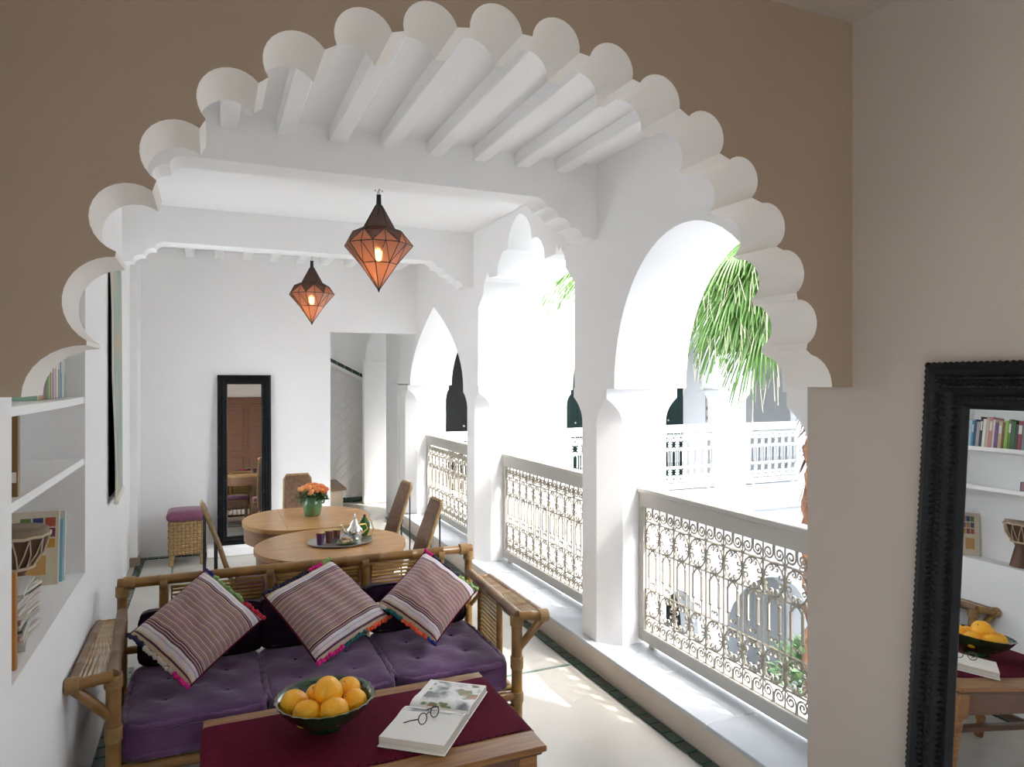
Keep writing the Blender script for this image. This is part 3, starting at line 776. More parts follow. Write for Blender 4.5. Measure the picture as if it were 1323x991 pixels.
# seat cushions
def piping(m, a, b, z, r=.0125, n=90, cr=.05, wob=.0022):
    pts = []; rr = []
    for i in range(n):
        t = 2*pi*i/n; c_, s_ = cos(t), sin(t)
        k = (abs(c_)**8 + abs(s_)**8)**(-1/8)
        pts.append((a*c_*k, b*s_*k, z + wob*sin(i*1.9))); rr.append(r*(1 + .22*(i % 2)))
    m.tube(pts, rr, 6, closed=True)
for i, (cx, wd, lb) in enumerate(((-.045, .535, 'purple tufted seat cushion at the left arm of the sofa'), (.500, .535, 'purple tufted seat cushion in the middle of the sofa'), (1.045, .535, 'purple tufted seat cushion at the right arm, in the brightest light'))):
    a, b, c = wd/2, .325, .075
    tuf = [(-.12, -.12), (.12, -.12), (-.12, .10), (.12, .10), (0, -.01)]
    def dfm(p, i=i, a=a, b=b, c=c):
        x, y, z = p
        if z > 0:
            bul = .018*(1-(x/a)**2)*(1-(y/b)**2)
            for tx, ty in tuf:
                d2 = ((x-tx)**2 + (y-ty)**2); bul -= .017*math.exp(-d2/.0011)
                bul -= .004*math.exp(-d2/.006)
            bul += .003*sin(x*31+i*2)*sin(y*27+i)
            return (x, y, z + bul*min(1, z/c))
        return (x*(1+.01*sin(z*60)), y, z)
    t = thing('seat_cushion', lb, 'cushion', (0, 0, 0))
    roundbox(a, b, c, .03, 22, dfm).build('cushion_body', 'purple', t, 60)
    m = MB(); piping(m, a*1.0, b*1.0, .058); m.build('piping', 'purple', t, 60)
    m = MB(); piping(m, a*1.0, b*1.0, -.055); m.build('piping', 'purple', t, 60)
    for tx, ty in tuf: MB().sphere((tx, ty, c+.000), .009, 8, 6, (1, 1, .5)).build('tuft_button', 'purple', t, 60)
    t.location = (cx, 3.375, .262+.078)
# back cushions
for i, (cx, lb) in enumerate(((-.03, 'dark purple back cushion behind the left striped pillow'), (.50, 'dark purple back cushion behind the middle striped pillow'), (1.03, 'dark purple back cushion behind the right striped pillow'))):
    a, b, c = .268, .068, .118
    def dfm(p, a=a, b=b, c=c):
        x, y, z = p; return (x, y*(1 + .35*(1-(x/a)**2)*(1-(z/c)**2)), z + .006*sin(x*22))
    t = thing('back_cushion', lb, 'cushion', (0, 0, 0))
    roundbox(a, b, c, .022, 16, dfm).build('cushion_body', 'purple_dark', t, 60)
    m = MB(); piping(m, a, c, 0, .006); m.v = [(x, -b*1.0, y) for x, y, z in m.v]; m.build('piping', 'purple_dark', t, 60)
    t.location = (cx, 3.712, .531); t.rotation_euler = (R(-10), 0, 0)

# striped pillows: four corners in the room, bulged outwards
fringe = {'blue': (.015, .02, .16), 'green': (.22, .38, .12), 'red': (.50, .02, .05), 'pink': (.60, .01, .20), 'white': (.55, .50, .44), 'dark': (.02, .018, .05), 'orange': (.70, .09, .03), 'teal': (.01, .12, .13)}
for k, c in fringe.items(): M['fringe_'+k] = mat('fringe_'+k, c, .9)
def pillow(label, A, B, C, D, seqs, th=.070):
    """A->B is the u=0 edge, D->C the u=1 edge (stripes run along v, from A to B)"""
    A, B, C, D = V(A), V(B), V(C), V(D); ctr = (A+B+C+D)/4
    nrm = ((C-A).cross(D-B)).normalized()
    if nrm.y > 0: nrm = -nrm
    t = thing('striped_pillow', label, 'pillow', tuple(ctr))
    def P(u, v, sg):
        # edges pull in a little between the corners
        pu = .018*sin(pi*u); pv = .018*sin(pi*v)
        uu = u + (0.5-u)*2*pv*.9 if True else u; vv = v + (0.5-v)*2*pu*.9
        base = (A*(1-uu) + D*uu)*(1-vv) + (B*(1-uu) + C*uu)*vv
        e = ((1-(2*u-1)**4)*(1-(2*v-1)**4)); e = max(e, 0)**.55
        wr = .0035*sin(u*19+v*7)*e + .004*sin(v*23-u*5)*e
        return base + nrm*sg*(th*e + wr)
    m = MB(); m.grid(lambda u, v: P(u, v, 1), 26, 26, 0, True); m.grid(lambda u, v: P(u, v, -1), 18, 18, 1, True)
    m.fix = False; m.build('cover', ['stripes', 'maroon'], t, 80)
    for e0, e1 in ((0, 1), (1, 0)):
        m = MB(); m.tube([P(s_/12, 0.0 if e0 == 0 else 1.0, 0) for s_ in range(13)], .0045, 5); m.build('seam_cord', 'maroon', t, 60)
    for u, sq in seqs:
        n = 26
        per = len(sq); groups = {}
        for i in range(n):
            v = (i+.5)/n; cname = sq[min(per-1, int(v*per))]
            p = P(u, v, 0); out = (p-ctr).normalized()
            m = groups.setdefault(cname, MB()); q = p + out*random.uniform(.006, .014) + nrm*random.uniform(-.002, .008)
            m.sphere(q, random.uniform(.009, .0125), 7, 5)
        for cname, m in groups.items(): m.build('pompom_fringe', 'fringe_'+cname, t, 60, label={'blue': 'deep blue', 'green': 'pale green', 'red': 'red', 'pink': 'hot pink', 'white': 'off-white', 'dark': 'blue-black', 'orange': 'orange-red', 'teal': 'dark teal'}[cname]+' pompom fringe')
    return t
pillow('striped pillow on the left seat with green and red pompoms on its upper edge', (-.309,3.40,.66), (-.074,3.18,.478), (.226,3.42,.640), (-.017,3.66,.835),
       [(0, ['dark', 'dark', 'white', 'white', 'white', 'pink', 'pink']), (1, ['red', 'red', 'green', 'green', 'green', 'blue'][::-1])])
pillow('striped pillow on the middle seat with orange, teal and pink lower fringe', (.236,3.46,.738), (.575,3.66,.822), (.825,3.44,.57), (.445,3.22,.478),
       [(0, ['dark', 'dark', 'dark', 'dark', 'pink', 'green']), (1, ['pink', 'pink', 'teal', 'teal', 'orange', 'orange'])])
pillow('striped pillow beside the right sofa arm with an orange-red lower fringe', (.778,3.46,.635), (1.007,3.24,.475), (1.290,3.44,.64), (1.076,3.66,.815),
       [(0, ['white', 'teal', 'teal', 'orange', 'orange', 'orange', 'blue']), (1, ['pink', 'dark', 'dark', 'dark', 'green', 'green'])])

# ================================================================== COFFEE TABLE
ct = thing('coffee_table', 'low rectangular cherry-wood coffee table in front of the sofa', 'table', (.54, 2.54, 0))
X0, X1, Y0, Y1, ZT = -.02, 1.095, 2.205, 2.885, .46
MB().bbox(X0, Y0, ZT-.022, X1, Y1, ZT, .004).build('table_top', 'table_wood', ct, 0)
MB().bbox(X0+.012, Y0+.012, ZT-.036, X1-.012, Y1-.012, ZT-.022, .004).build('edge_moulding', 'table_dark', ct, 0)
for (a, b, c, d) in ((X0+.07, Y0+.035, X1-.07, Y0+.055), (X0+.07, Y1-.055, X1-.07, Y1-.035), (X0+.035, Y0+.07, X0+.055, Y1-.07), (X1-.055, Y0+.07, X1-.035, Y1-.07)):
    MB().bbox(a, b, ZT-.145, c, d, ZT-.036, .003).build('apron', 'table_dark', ct, 0)
for lx in (X0+.06, X1-.06):
    for ly in (Y0+.06, Y1-.06):
        m = MB(); m.bbox(lx-.034, ly-.034, ZT-.16, lx+.034, ly+.034, ZT-.036, .003)
        prof = [(.020, -.0853), (.026, -.075), (.023, -.03), (.020, 0), (.026, .008), (.028, .03), (.020, .045), (.024, .055), (.019, .07), (.023, .16), (.027, .20), (.022, .215), (.027, .225), (.022, .235), (.027, .245), (.030, .27), (.024, .285), (.031, .297), (.030, .302)]
        m.lathe(prof, 14, (lx, ly, 0)); m.build('leg', 'table_wood', ct, 40)
MB().bbox(X0+.06, (Y0+Y1)/2-.02, .09, X1-.06, (Y0+Y1)/2+.02, .12, .004).build('stretcher', 'table_dark', ct, 0)
for lx in (X0+.06, X1-.06): MB().bbox(lx-.016, Y0+.06, .09, lx+.016, Y1-.06, .12, .004).build('stretcher', 'table_dark', ct, 0)
m = MB(); e = .0025
CX0, CX1, CY0, CY1 = X0-.006, X1+.006, 2.325, 2.815
def clo(u, v):
    s_ = -.10 + u*(CX1-CX0+.20); y = CY0 + v*(CY1-CY0) + .004*sin(u*9)
    if s_ < 0: return (CX0-.001-.004*sin(v*14)*(-s_*10), y, ZT+.003+s_)
    if s_ > CX1-CX0: return (CX1+.001, y, ZT+.003-(s_-(CX1-CX0)))
    return (CX0+s_, y, ZT+.0035+.0006*sin(u*40+v*9))
m.grid(clo, 60, 10); b0 = len(m.v)
m2 = MB(); m2.grid(lambda u, v: (lambda p: (p[0], p[1], p[2]-.0025))(clo(u, v)), 60, 10); m.add(m2.v, [f[::-1] for f in m2.f])
cl = m.build('table_runner', 'maroon', None, 50); tag(cl, 'plain maroon cloth runner laid along the coffee table', 'cloth')
ks = MB()
for k in range(34):
    ks.sphere((CX0+.05+k*.031, CY0+.005, ZT+.0045), .0032, 6, 4)
ks.build('edge_stitching', 'maroon', cl, 50)

# bowl of oranges
bw = thing('green_bowl', 'large dark green glazed pottery bowl on the maroon runner', 'bowl', (.395, 2.640, ZT+.004))
m = MB(); Z0 = ZT+.004; out = [(.058, 0), (.062, .004), (.060, .016), (.075, .022), (.115, .040), (.150, .066), (.172, .094), (.180, .102)]
inn = [(.174, .103), (.160, .090), (.135, .064), (.095, .040), (.05, .030), (.001, .028)]
rings = []
n = 48
for r_, z in out+inn:
    k = max(0, (r_-.14)/.04) if z > .06 else 0
    z *= 1.16
    rings.append([((r_ + .0032*k*cos(24*2*pi*i/n))*cos(2*pi*i/n)+.395, (r_ + .0032*k*cos(24*2*pi*i/n))*sin(2*pi*i/n)+2.640, Z0+z) for i in range(n)])
m.loft(rings); m.build('bowl_body', 'bowl', bw, 60)
ome = roundbox(.046, .046, .0435, .043, 10, lambda p: (p[0], p[1], p[2] - .004*math.exp(-(p[0]**2+p[1]**2)/.00006)*(1 if p[2] > 0 else 0))).mesh('orange_body', 'orange', 80)
sme = MB().lathe([(.0045, 0), (.005, .0015), (.003, .003), (.001, .0032)], 7).mesh('stem_end', 'stem_green', 60)
bz = Z0 + .008
orr = [((.287, 2.660, .085), 1.0, 'orange at the left rim of the green bowl'), ((.402, 2.618, .128), 1.03, 'topmost orange heaped in the centre of the bowl'), ((.322, 2.578, .078), .98, 'orange at the front left of the bowl'),
       ((.412, 2.548, .082), 1.03, 'front orange, nearest the open book side of the bowl rim'), ((.494, 2.600, .080), .90, 'small orange at the right rim of the bowl'), ((.487, 2.690, .090), .92, 'orange at the back right of the bowl'),
       ((.375, 2.712, .078), .86, 'half-hidden orange at the back between two others'), ((.400, 2.630, .052), .80, 'orange buried at the bottom of the heap')]
for (x, y, z), s_, lb in orr:
    o = bpy.data.objects.new('orange', ome); col.objects.link(o); o.location = (x, y, bz+z+.006); o.scale = (s_*1.10,)*3
    o.rotation_euler = (random.uniform(-.5, .9), random.uniform(-.5, .5), random.uniform(0, 6)); tag(o, lb, 'orange'); o['group'] = 'oranges in the green bowl'
    ORG[o.name] = (0, 0, 0)
    q = bpy.data.objects.new('stem_end', sme); col.objects.link(q); q.parent = o; q.location = (0, 0, .0385)

# open book (local: x across the page, y from near edge to far edge)
bk = thing('open_book', 'large open picture book lying on the runner, thick page block towards the camera', 'book', (0, 0, 0))
W_, Ln, Lf = .243, .262, .235
def pagecurve(s_, h): return h*(1 - .0*s_) + .010*sin(min(1, s_*3.2)*pi)*1.0 - .012*math.exp(-s_*14)
m = MB(); m.bbox(-.004, -Ln-.006, 0, W_+.004, -.003, .004, .001).bbox(-.004, .003, 0, W_+.004, Lf+.006, .004, .001); m.build('cover', 'paper', bk, 0)
for nm, L_, h, sg in (('page_block', Ln, .030, -1), ('page_block', Lf, .024, 1)):
    m = MB(); pr_ = [(0, .004)] + [(sg*L_*i/14, .004 + h - .014*math.exp(-i/14*12) + .008*sin(min(1, i/14*2.2)*pi)*(1-i/14) ) for i in range(15)] + [(sg*L_, .004)]
    m.prism(pr_, 'x', 0, W_); m.build(nm, 'pages', bk, 30)
    m = MB(); m.grid(lambda u, v: (W_*v, sg*L_*u, .0046 + h - .014*math.exp(-u*12) + .008*sin(min(1, u*2.2)*pi)*(1-u)), 14, 4, 0, True)
    m.build('page', 'paper', bk, 60)
def printmat(name, seed, a, b, c):
    m = bpy.data.materials.new(name); m.use_nodes = True; n = m.node_tree.nodes; L = m.node_tree.links; q = n['Principled BSDF']; q.inputs['Roughness'].default_value = .4
    tc = n.new('ShaderNodeTexCoord'); mp = n.new('ShaderNodeMapping'); mp.inputs['Location'].default_value = (seed, seed*.7, 0); mp.inputs['Scale'].default_value = (1.3, 1.1, 1); nz = n.new('ShaderNodeTexNoise'); nz.inputs['Scale'].default_value = 1.5; nz.inputs['Detail'].default_value = 3
    L.new(tc.outputs['UV'], mp.inputs[0]); L.new(mp.outputs[0], nz.inputs[0]); r = n.new('ShaderNodeValToRGB'); e = r.color_ramp.elements
    e[0].position = .36; e[0].color = (*a, 1); e[1].position = .64; e[1].color = (*c, 1); k = e.new(.42); k.color = (.42, .43, .42, 1); k = e.new(.47); k.color = (.68, .68, .66, 1); k = e.new(.53); k.color = (.66, .66, .63, 1); k = e.new(.56); k.color = (*b, 1)
    L.new(nz.outputs[0], r.inputs[0]); L.new(r.outputs[0], q.inputs['Base Color']); return m
M['print_a'] = printmat('printed_still_life', 3.1, (.13, .14, .15), (.10, .17, .06), (.45, .12, .07)); M['print_b'] = printmat('printed_food_picture', 7.7, (.09, .10, .11), (.33, .33, .32), (.16, .20, .08))
def pg(u, L_, h): return .0052 + h - .014*math.exp(-u*12) + .008*sin(min(1, u*2.2)*pi)*(1-u)
m = MB(); m.grid(lambda u, v: (W_*(.12+.86*v), Lf*(.06+.90*u), pg(.06+.90*u, Lf, .024)), 12, 4, 0, True); m.build('printed_picture', 'print_a', bk, 60)
m = MB(); m.grid(lambda u, v: (W_*(.02+.96*v), -Ln*(.04+.22*u), pg(.04+.22*u, Ln, .030)), 8, 4, 0, True); m.build('printed_picture', 'print_b', bk, 60)
bk.location = (.709, 2.634, ZT+.0045); ang = math.atan2(-.155, .197); bk.rotation_euler = (0, 0, ang)

# spectacles
gl = thing('eyeglasses', 'black-rimmed round eyeglasses lying on the open book page', 'glasses', (0, 0, 0))
for sx in (-1, 1):
    m = MB(); m.tube([(sx*.033 + .022*cos(2*pi*i/22), 0, .020 + .018*sin(2*pi*i/22)) for i in range(22)], .0021, 6, closed=True); m.build('rim', 'specs', gl, 60)
    m = MB(); m.add([(sx*.033 + .021*cos(2*pi*i/16), 0, .020 + .017*sin(2*pi*i/16)) for i in range(16)], [list(range(16))]); m.build('lens', 'clear', gl, 0)
    m = MB(); m.tube([(sx*.055, 0, .026), (sx*.062, .004, .027), (sx*.063, .03, .024), (sx*.058 - sx*.004, .095, .008), (sx*.052, .118, .001)], .0021, 6); m.build('temple_arm', 'specs', gl, 60)
m = MB(); m.tube([(-.012, 0, .026), (0, -.001, .030), (.012, 0, .026)], .002, 6); m.build('bridge', 'specs', gl, 60)
gl.location = (.740, 2.455, ZT+.0445); gl.rotation_euler = (R(-14), 0, R(32))
# the coffee table group sits a little closer and higher: scale it about the eye point (legs were built long enough to reach the floor)
TK = (1.75-.52)/(1.75-.46)
for o in [o for o in sc.objects if o.parent is None and (o.name.split('.')[0] in ('coffee_table', 'table_runner', 'green_bowl', 'orange', 'open_book', 'eyeglasses'))]:
    o.location = V((0, 0, 1.75)) + (V(o.location) - V((0, 0, 1.75)))*TK; o.scale = tuple(c*TK for c in o.scale)

# ================================================================== ROUND TABLES
def racetrack(cx, cy, a, b, L_, n=40):
    """oval with straight middle of half length L_ along x"""
    return [(cx + (L_ if cos(t) > 0 else -L_) + a*cos(t), cy + b*sin(t)) for t in [2*pi*(i+.5)/n for i in range(n)]]
def dining(label, cx, cy, a, b, L_, seam):
    t = thing('dining_table', label, 'table', (cx, cy, 0), 'round dining tables')
    p = racetrack(cx, cy, a, b, L_, 56)
    MB().prism([((x-cx)*.995+cx, (y-cy)*.995+cy) for x, y in p], 'z', .722, .75).build('table_top', 'round_wood', t, 30)
    MB().prism([((x-cx)*.965+cx, (y-cy)*.965+cy) for x, y in p], 'z', .615, .722).build('apron', 'apron_wood', t, 30)
    for sx in (-1, 1):
        for sy in (-1, 1):
            x, y = cx+sx*.10, cy+sy*.13
            MB().lathe([(.045, 0), (.048, .02), (.042, .04), (.045, .3), (.050, .615)], 14, (x, y, 0)).build('leg', 'apron_wood', t, 40)
    if seam is not None: MB().bbox(cx+seam-.0015, cy-b*.985, .7495, cx+seam+.0015, cy+b*.985, .7507, .0004).build('leaf_joint', 'table_dark', t, 0)
    return t
dining('round blond-wood table with the silver tray, directly behind the sofa', .690, 4.360, .452, .445, .0, None)
dining('oval blond-wood table carrying the vase of roses, farther from the camera', .655, 5.250, .36, .425, .085, -.17)

# tray and tea things
tr = thing('serving_tray', 'oval engraved pewter tray on the round table', 'tray', (.745, 4.365, .751))
m = MB(); rings = []
for r_, z in ((.001, .0), (.17, .0), (.188, .003), (.20, .010), (.197, .011), (.186, .0065), (.168, .004), (.001, .0035)):
    rings.append([(.745 + r_*1.0*cos(2*pi*i/36), 4.365 + r_*.90*sin(2*pi*i/36), .751+z) for i in range(36)])
m.loft(rings).build('tray_plate', 'pewter', tr, 60)
ZR = .7555
def tea_glass(x, y, mm, lb, g, h=.075):
    t = thing('tea_glass', lb, 'glass', (x, y, ZR), g)
    MB().lathe([(.019, 0), (.022, .004), (.027, h), (.0255, h), (.021, .008), (.001, .007)], 16, (x, y, ZR)).build('glass_body', mm, t, 60)
    MB().lathe([(.0274, h-.004), (.0282, h-.002), (.0278, h), (.0268, h)], 16, (x, y, ZR)).build('gilt_rim', 'brass', t, 60)
tea_glass(.618, 4.322, 'glass_purple', 'deep purple tea glass at the left end of the tray', 'tea glasses'); tea_glass(.675, 4.365, 'glass_brown', 'brown tea glass right of the purple glass', 'tea glasses'); tea_glass(.733, 4.445, 'glass_brown', 'dark tea glass behind the pastry dish', 'tea glasses', .06)
tp_ = thing('teapot', 'silver moroccan teapot with tall domed lid on the tray', 'teapot', (.838, 4.40, ZR))
c = (.838, 4.40, ZR)
MB().lathe([(.024, 0), (.030, .003), (.026, .008), (.042, .022), (.052, .042), (.049, .062), (.030, .082), (.027, .088)], 20, c).build('pot_body', 'silver', tp_, 60)
ld_ = MB().lathe([(.029, .088), (.028, .095), (.016, .112), (.008, .124), (.001, .125)], 16, c).build('lid', 'silver', tp_, 60)
MB().lathe([(.006, .124), (.0095, .130), (.005, .138), (.006, .144), (.001, .156)], 16, c).build('finial', 'silver', ld_, 60)
MB().tube([(c[0]-.045, c[1]-.01, c[2]+.04), (c[0]-.072, c[1]-.02, c[2]+.055), (c[0]-.078, c[1]-.024, c[2]+.085), (c[0]-.09, c[1]-.028, c[2]+.098)], [.010, .0075, .006, .005], 8).build('spout', 'silver', tp_, 60)
MB().tube([(c[0]+.030, c[1], c[2]+.085), (c[0]+.070, c[1]+.012, c[2]+.085), (c[0]+.083, c[1]+.014, c[2]+.055), (c[0]+.048, c[1]+.006, c[2]+.028)], .005, 8).build('handle', 'brass', tp_, 60)
ph = thing('quilted_holder', 'green quilted teapot holder standing upright right of the teapot', 'pot holder', (.905, 4.425, ZR))
m = MB(); rings = []
for i in range(15):
    t = i/14; wv = .030*sin(pi*min(1, t*.92+.06))**.7; z = .004 + t*.125
    rings.append([(.905 + (wv+.002)*cos(2*pi*k/12)*(1+.12*(i % 2)), 4.425 + (wv*.42+.002)*sin(2*pi*k/12), ZR+z) for k in range(12)])
m.loft(rings).build('quilted_body', 'leaf', ph, 60); MB().sphere((.905, 4.425, ZR+.134), .010, 8, 6).build('knob', 'table_dark', ph)
MB().tube([(.882, 4.40, ZR+.006), (.94, 4.40, ZR+.010), (.962, 4.425, ZR+.035), (.948, 4.43, ZR+.10), (.92, 4.43, ZR+.125)], .0028, 6).build('brass_loop', 'brass', ph)
ds = thing('pastry_plate', 'small green-rimmed plate of pastries at the front of the tray', 'plate', (.768, 4.298, ZR))
MB().lathe([(.035, 0), (.055, .004), (.070, .012), (.067, .013), (.05, .007), (.001, .006)], 22, (.768, 4.298, ZR)).build('plate_body', 'vase', ds, 60)
pme = roundbox(.016, .011, .008, .006, 4).mesh('pastry', 'pastry', 60)
for k in range(11):
    a = k*2.4; rr_ = .040*math.sqrt((k % 8)/8); zz = .016 + (.013 if k > 7 else 0)
    o = bpy.data.objects.new('pastry', pme); col.objects.link(o); o.location = (.768+rr_*cos(a), 4.298+rr_*sin(a), ZR+zz); o.rotation_euler = (.1, .15*sin(k), a*1.7)
    tag(o, 'small golden nut pastry heaped on the plate', 'pastry', 'pastries on the tray')
mint = thing('mint_sprig', 'sprig of fresh mint tucked beside the teapot spout', 'mint', (.775, 4.43, ZR))
m = MB()
for k in range(22):
    a = random.uniform(0, 2*pi); rr_ = random.uniform(.004, .026); x, y, z = .775+rr_*cos(a), 4.43+rr_*sin(a), ZR+random.uniform(.045, .085)
    d = V((cos(a), sin(a), random.uniform(-.2, .6)))*.016; s_ = V((-sin(a), cos(a), 0))*.008; p = V((x, y, z))
    m.add([p, p+d*.5+s_, p+d, p+d*.5-s_, ], [(0, 1, 2, 3)])
m.build('leaves', 'leaf', mint, 0, kind='stuff'); MB().lathe([(.016, 0), (.019, .05), (.017, .05), (.001, .004)], 12, (.775, 4.43, ZR)).build('holder_glass', 'clear', mint)

# vase with orange roses
vc = (.700, 5.300, .751)
vz = thing('green_vase', 'two-handled mottled green vase on the oval table', 'vase', vc)
MB().lathe([(.050, 0), (.056, .004), (.062, .03), (.070, .07), (.066, .10), (.055, .125), (.058, .142), (.053, .142), (.050, .125), (.058, .10), (.001, .02)], 24, vc).build('vase_body', 'vase', vz, 60)
for sx in (-1, 1):
    MB().tube([(vc[0]+sx*.054, vc[1], vc[2]+.128), (vc[0]+sx*.078, vc[1], vc[2]+.128), (vc[0]+sx*.086, vc[1], vc[2]+.108), (vc[0]+sx*.082, vc[1], vc[2]+.09), (vc[0]+sx*.064, vc[1], vc[2]+.085)], .0055, 8).build('handle', 'vase', vz)
def rose_mb():
    m = MB()
    for lay, (n, r0, r1, h) in enumerate(((5, .010, .024, .026), (4, .008, .017, .030), (3, .004, .010, .033))):
        for k in range(n):
            a0 = 2*pi*k/n + lay*.6; aw = 2*pi/n*.72
            def g(u, v):
                a = a0 + (v-.5)*2*aw; rr = r0*(1-u) + r1*u*(1+.18*sin(pi*v)) * 1.0
                rr = r0 + (r1-r0)*sin(u*pi/2) + .004*u*u
                return (rr*cos(a), rr*sin(a), h*u*(1-.15*(2*v-1)**2))
            m.grid(g, 3, 4)
    m.sphere((0, 0, .012), .011, 8, 5); return m
rme = rose_mb().mesh('bloom', 'rose', 60)
stm = MB().tube([(0, 0, -.10), (0, 0, 0)], .002, 5).mesh('stem', 'leaf', 60)
lm = MB()
for k in range(7):
    a = k*1.7; d = V((cos(a), sin(a), .1)); s_ = V((-sin(a), cos(a), 0)); p = V((0, 0, -.022 - .010*k))
    lm.add([p, p+d*.022+s_*.013, p+d*.050, p+d*.022-s_*.013], [(0, 1, 2, 3)])
lme = lm.mesh('leaves', 'leaf', 0)
for k in range(19):
    a = k*2.4; rr_ = .100*math.sqrt((k+.4)/19); q = (vc[0]+rr_*cos(a), vc[1]+rr_*sin(a), vc[2]+.205-.035*(rr_/.100)**2 + random.uniform(-.006, .006))
    o = bpy.data.objects.new('rose', rme); col.objects.link(o); ORG[o.name] = (0, 0, 0)
    o.location = q; o.rotation_euler = (-.9*rr_/.100*sin(a)*.8, .9*rr_/.100*cos(a)*.8, a); tag(o, 'orange rose in full bloom in the green vase', 'rose', 'orange roses in the vase')
    place('stem', stm, o, (0, 0, 0)); place('leaves', lme, o, (0, 0, 0))

# ================================================================== CHAIRS, STOOL
def weave(m, fn, nu, nv, amp):
    """woven surface: basket bumps over a patch"""
    def g(u, v):
        p, n = fn(u, v); i, j = u*nu, v*nv
        b = abs(sin(pi*i))*abs(sin(pi*j)); s_ = 1 if (int(i)+int(j)) % 2 == 0 else .35
        return p + n*amp*b*s_
    m.grid(g, nu*2, nv*2)
def make_chair(label):
    t = thing('wicker_chair', label, 'chair', (0, 0, 0), 'wicker chairs at the round tables')
    # seat box, front = +x
    m = MB(); m.bbox(-.17, -.17, .30, .17, .17, .41, .01); m.build('seat_box', 'wicker_brown', t, 0)
    roundbox(.165, .165, .028, .022, 8, lambda p: (p[0], p[1], p[2]+.010*(1-(p[0]/.165)**2)*(1-(p[1]/.165)**2)*(1 if p[2] > 0 else 0))).xf(T(.005, 0, .436)).build('seat_cushion', 'mauve', t, 60)
    for sy in (-1, 1): MB().bbox(.125, sy*.15-.02, 0, .165, sy*.15+.02, .30, .005).build('leg', 'wicker_brown', t, 0)
    # leaning woven back with a slight s-curve
    pts = [(-.165, .34), (-.19, .45), (-.235, .58), (-.27, .70), (-.315, .82), (-.355, .93), (-.362, .955)]
    wd = [.105, .11, .112, .112, .108, .10, .09]
    m = MB(); rings = []
    for (x, z), w_ in zip(pts, wd): rings.append([(x-.013, -w_, z), (x+.013, -w_, z), (x+.013, w_, z), (x-.013, w_, z)])
    m.loft(rings).build('backrest', 'wicker_brown', t, 30)
    for sg in (1, -1):
        m = MB()
        def fn(u, v, sg=sg):
            f_ = u*(len(pts)-1); i = min(int(f_), len(pts)-2); q = f_-i
            x = pts[i][0]*(1-q)+pts[i+1][0]*q; z = pts[i][1]*(1-q)+pts[i+1][1]*q; w_ = wd[i]*(1-q)+wd[i+1]*q
            return V((x+sg*.0135, (2*v-1)*w_*.95, z)), V((sg*.95, 0, sg*.35)).normalized()
        weave(m, fn, 22, 8, .003); m.build('weave', 'wicker_brown', t, 40)
    MB().tube([(-.165, -.11, .34), (-.19, -.114, .45), (-.27, -.116, .70), (-.355, -.104, .93), (-.366, -.085, .962), (-.366, .085, .962), (-.355, .104, .93), (-.27, .116, .70), (-.19, .114, .45), (-.165, .11, .34)], .011, 7).build('back_rim', 'wicker', t, 60)
    for x, zt in ((-.352, .93), (-.285, .74)):
        for sy in (-1, 1): MB().cyl((x, sy*.092, 0), (x, sy*.092, zt), .0055, n=6).build('iron_rod', 'black_iron', t)
    m = MB(); m.tube([(-.352, -.105, .06), (-.352, .105, .06)], .005, 6); m.tube([(-.285, -.105, .06), (-.285, .105, .06)], .005, 6)
    for sy in (-1, 1): m.tube([(-.352, sy*.105, .06), (.145, sy*.15, .06)], .005, 6)
    m.build('rod_stretcher', 'black_iron', t)
    return t
ch0 = make_chair('wicker chair with leaning back left of the tables, beside the stool')
def place_chair(x, y, rz, label=None):
    c = ch0 if label is None else copy_tree(ch0)
    c.location = (x, y, 0); c.rotation_euler = (0, 0, R(rz))
    if label: c['label'] = label
place_chair(.325, 4.88, 3)
chairs_later = [(1.035, 5.20, 186, 'wicker chair by the middle balustrade, the farther of the two on the right'), (1.015, 4.40, 182, 'wicker chair right of the tray table, nearest the sofa'),
                (.675, 5.68, -90, 'woven-backed chair behind the vase, against the end wall')]
for a in chairs_later: place_chair(*a)

sl = thing('wicker_stool', 'square woven stool with a mauve cushion against the end wall', 'stool', (-.19, 7.42, 0))
m = MB(); cx, cy, hw = -.19, 7.40, .155
m.bbox(cx-hw, cy-hw, .10, cx+hw, cy+hw, .415, .006)
m.build('woven_box', flat('dark_woven_gap', (.13, .08, .035), .8), sl, 0)
for k, (dx, dy) in enumerate(((0, -1), (1, 0), (-1, 0))):
    m = MB(); nx_, nz_ = 9, 10; cwx, cwz = 2*hw/nx_, .31/nz_
    for i in range(nx_):
        for j in range(nz_):
            o_ = -hw + (i+.5)*cwx; z = .105 + (j+.5)*cwz; vert = (i+j) % 2; a_, b_ = (cwx*.40, cwz*.56) if vert else (cwx*.56, cwz*.38); h_ = .010 if vert else .007
            def W(p, q, h): return (cx + ((o_+p) if dy else dx*(hw+h)), cy + ((o_+p) if dx else dy*(hw+h)), z+q)
            m.add([W(-a_, -b_, 0), W(a_, -b_, 0), W(a_, b_, 0), W(-a_, b_, 0), W(-a_*.5, -b_*.5, h_), W(a_*.5, -b_*.5, h_), W(a_*.5, b_*.5, h_), W(-a_*.5, b_*.5, h_)], [(0,1,5,4), (1,2,6,5), (2,3,7,6), (3,0,4,7), (4,5,6,7)])
    m.fix = True; m.build('woven_side', 'wicker', sl, 0)
for sx in (-1, 1):
    for sy in (-1, 1): MB().cyl((cx+sx*(hw-.022), cy+sy*(hw-.022), 0), (cx+sx*(hw-.022), cy+sy*(hw-.022), .11), .022, n=10).build('leg', 'wicker', sl)
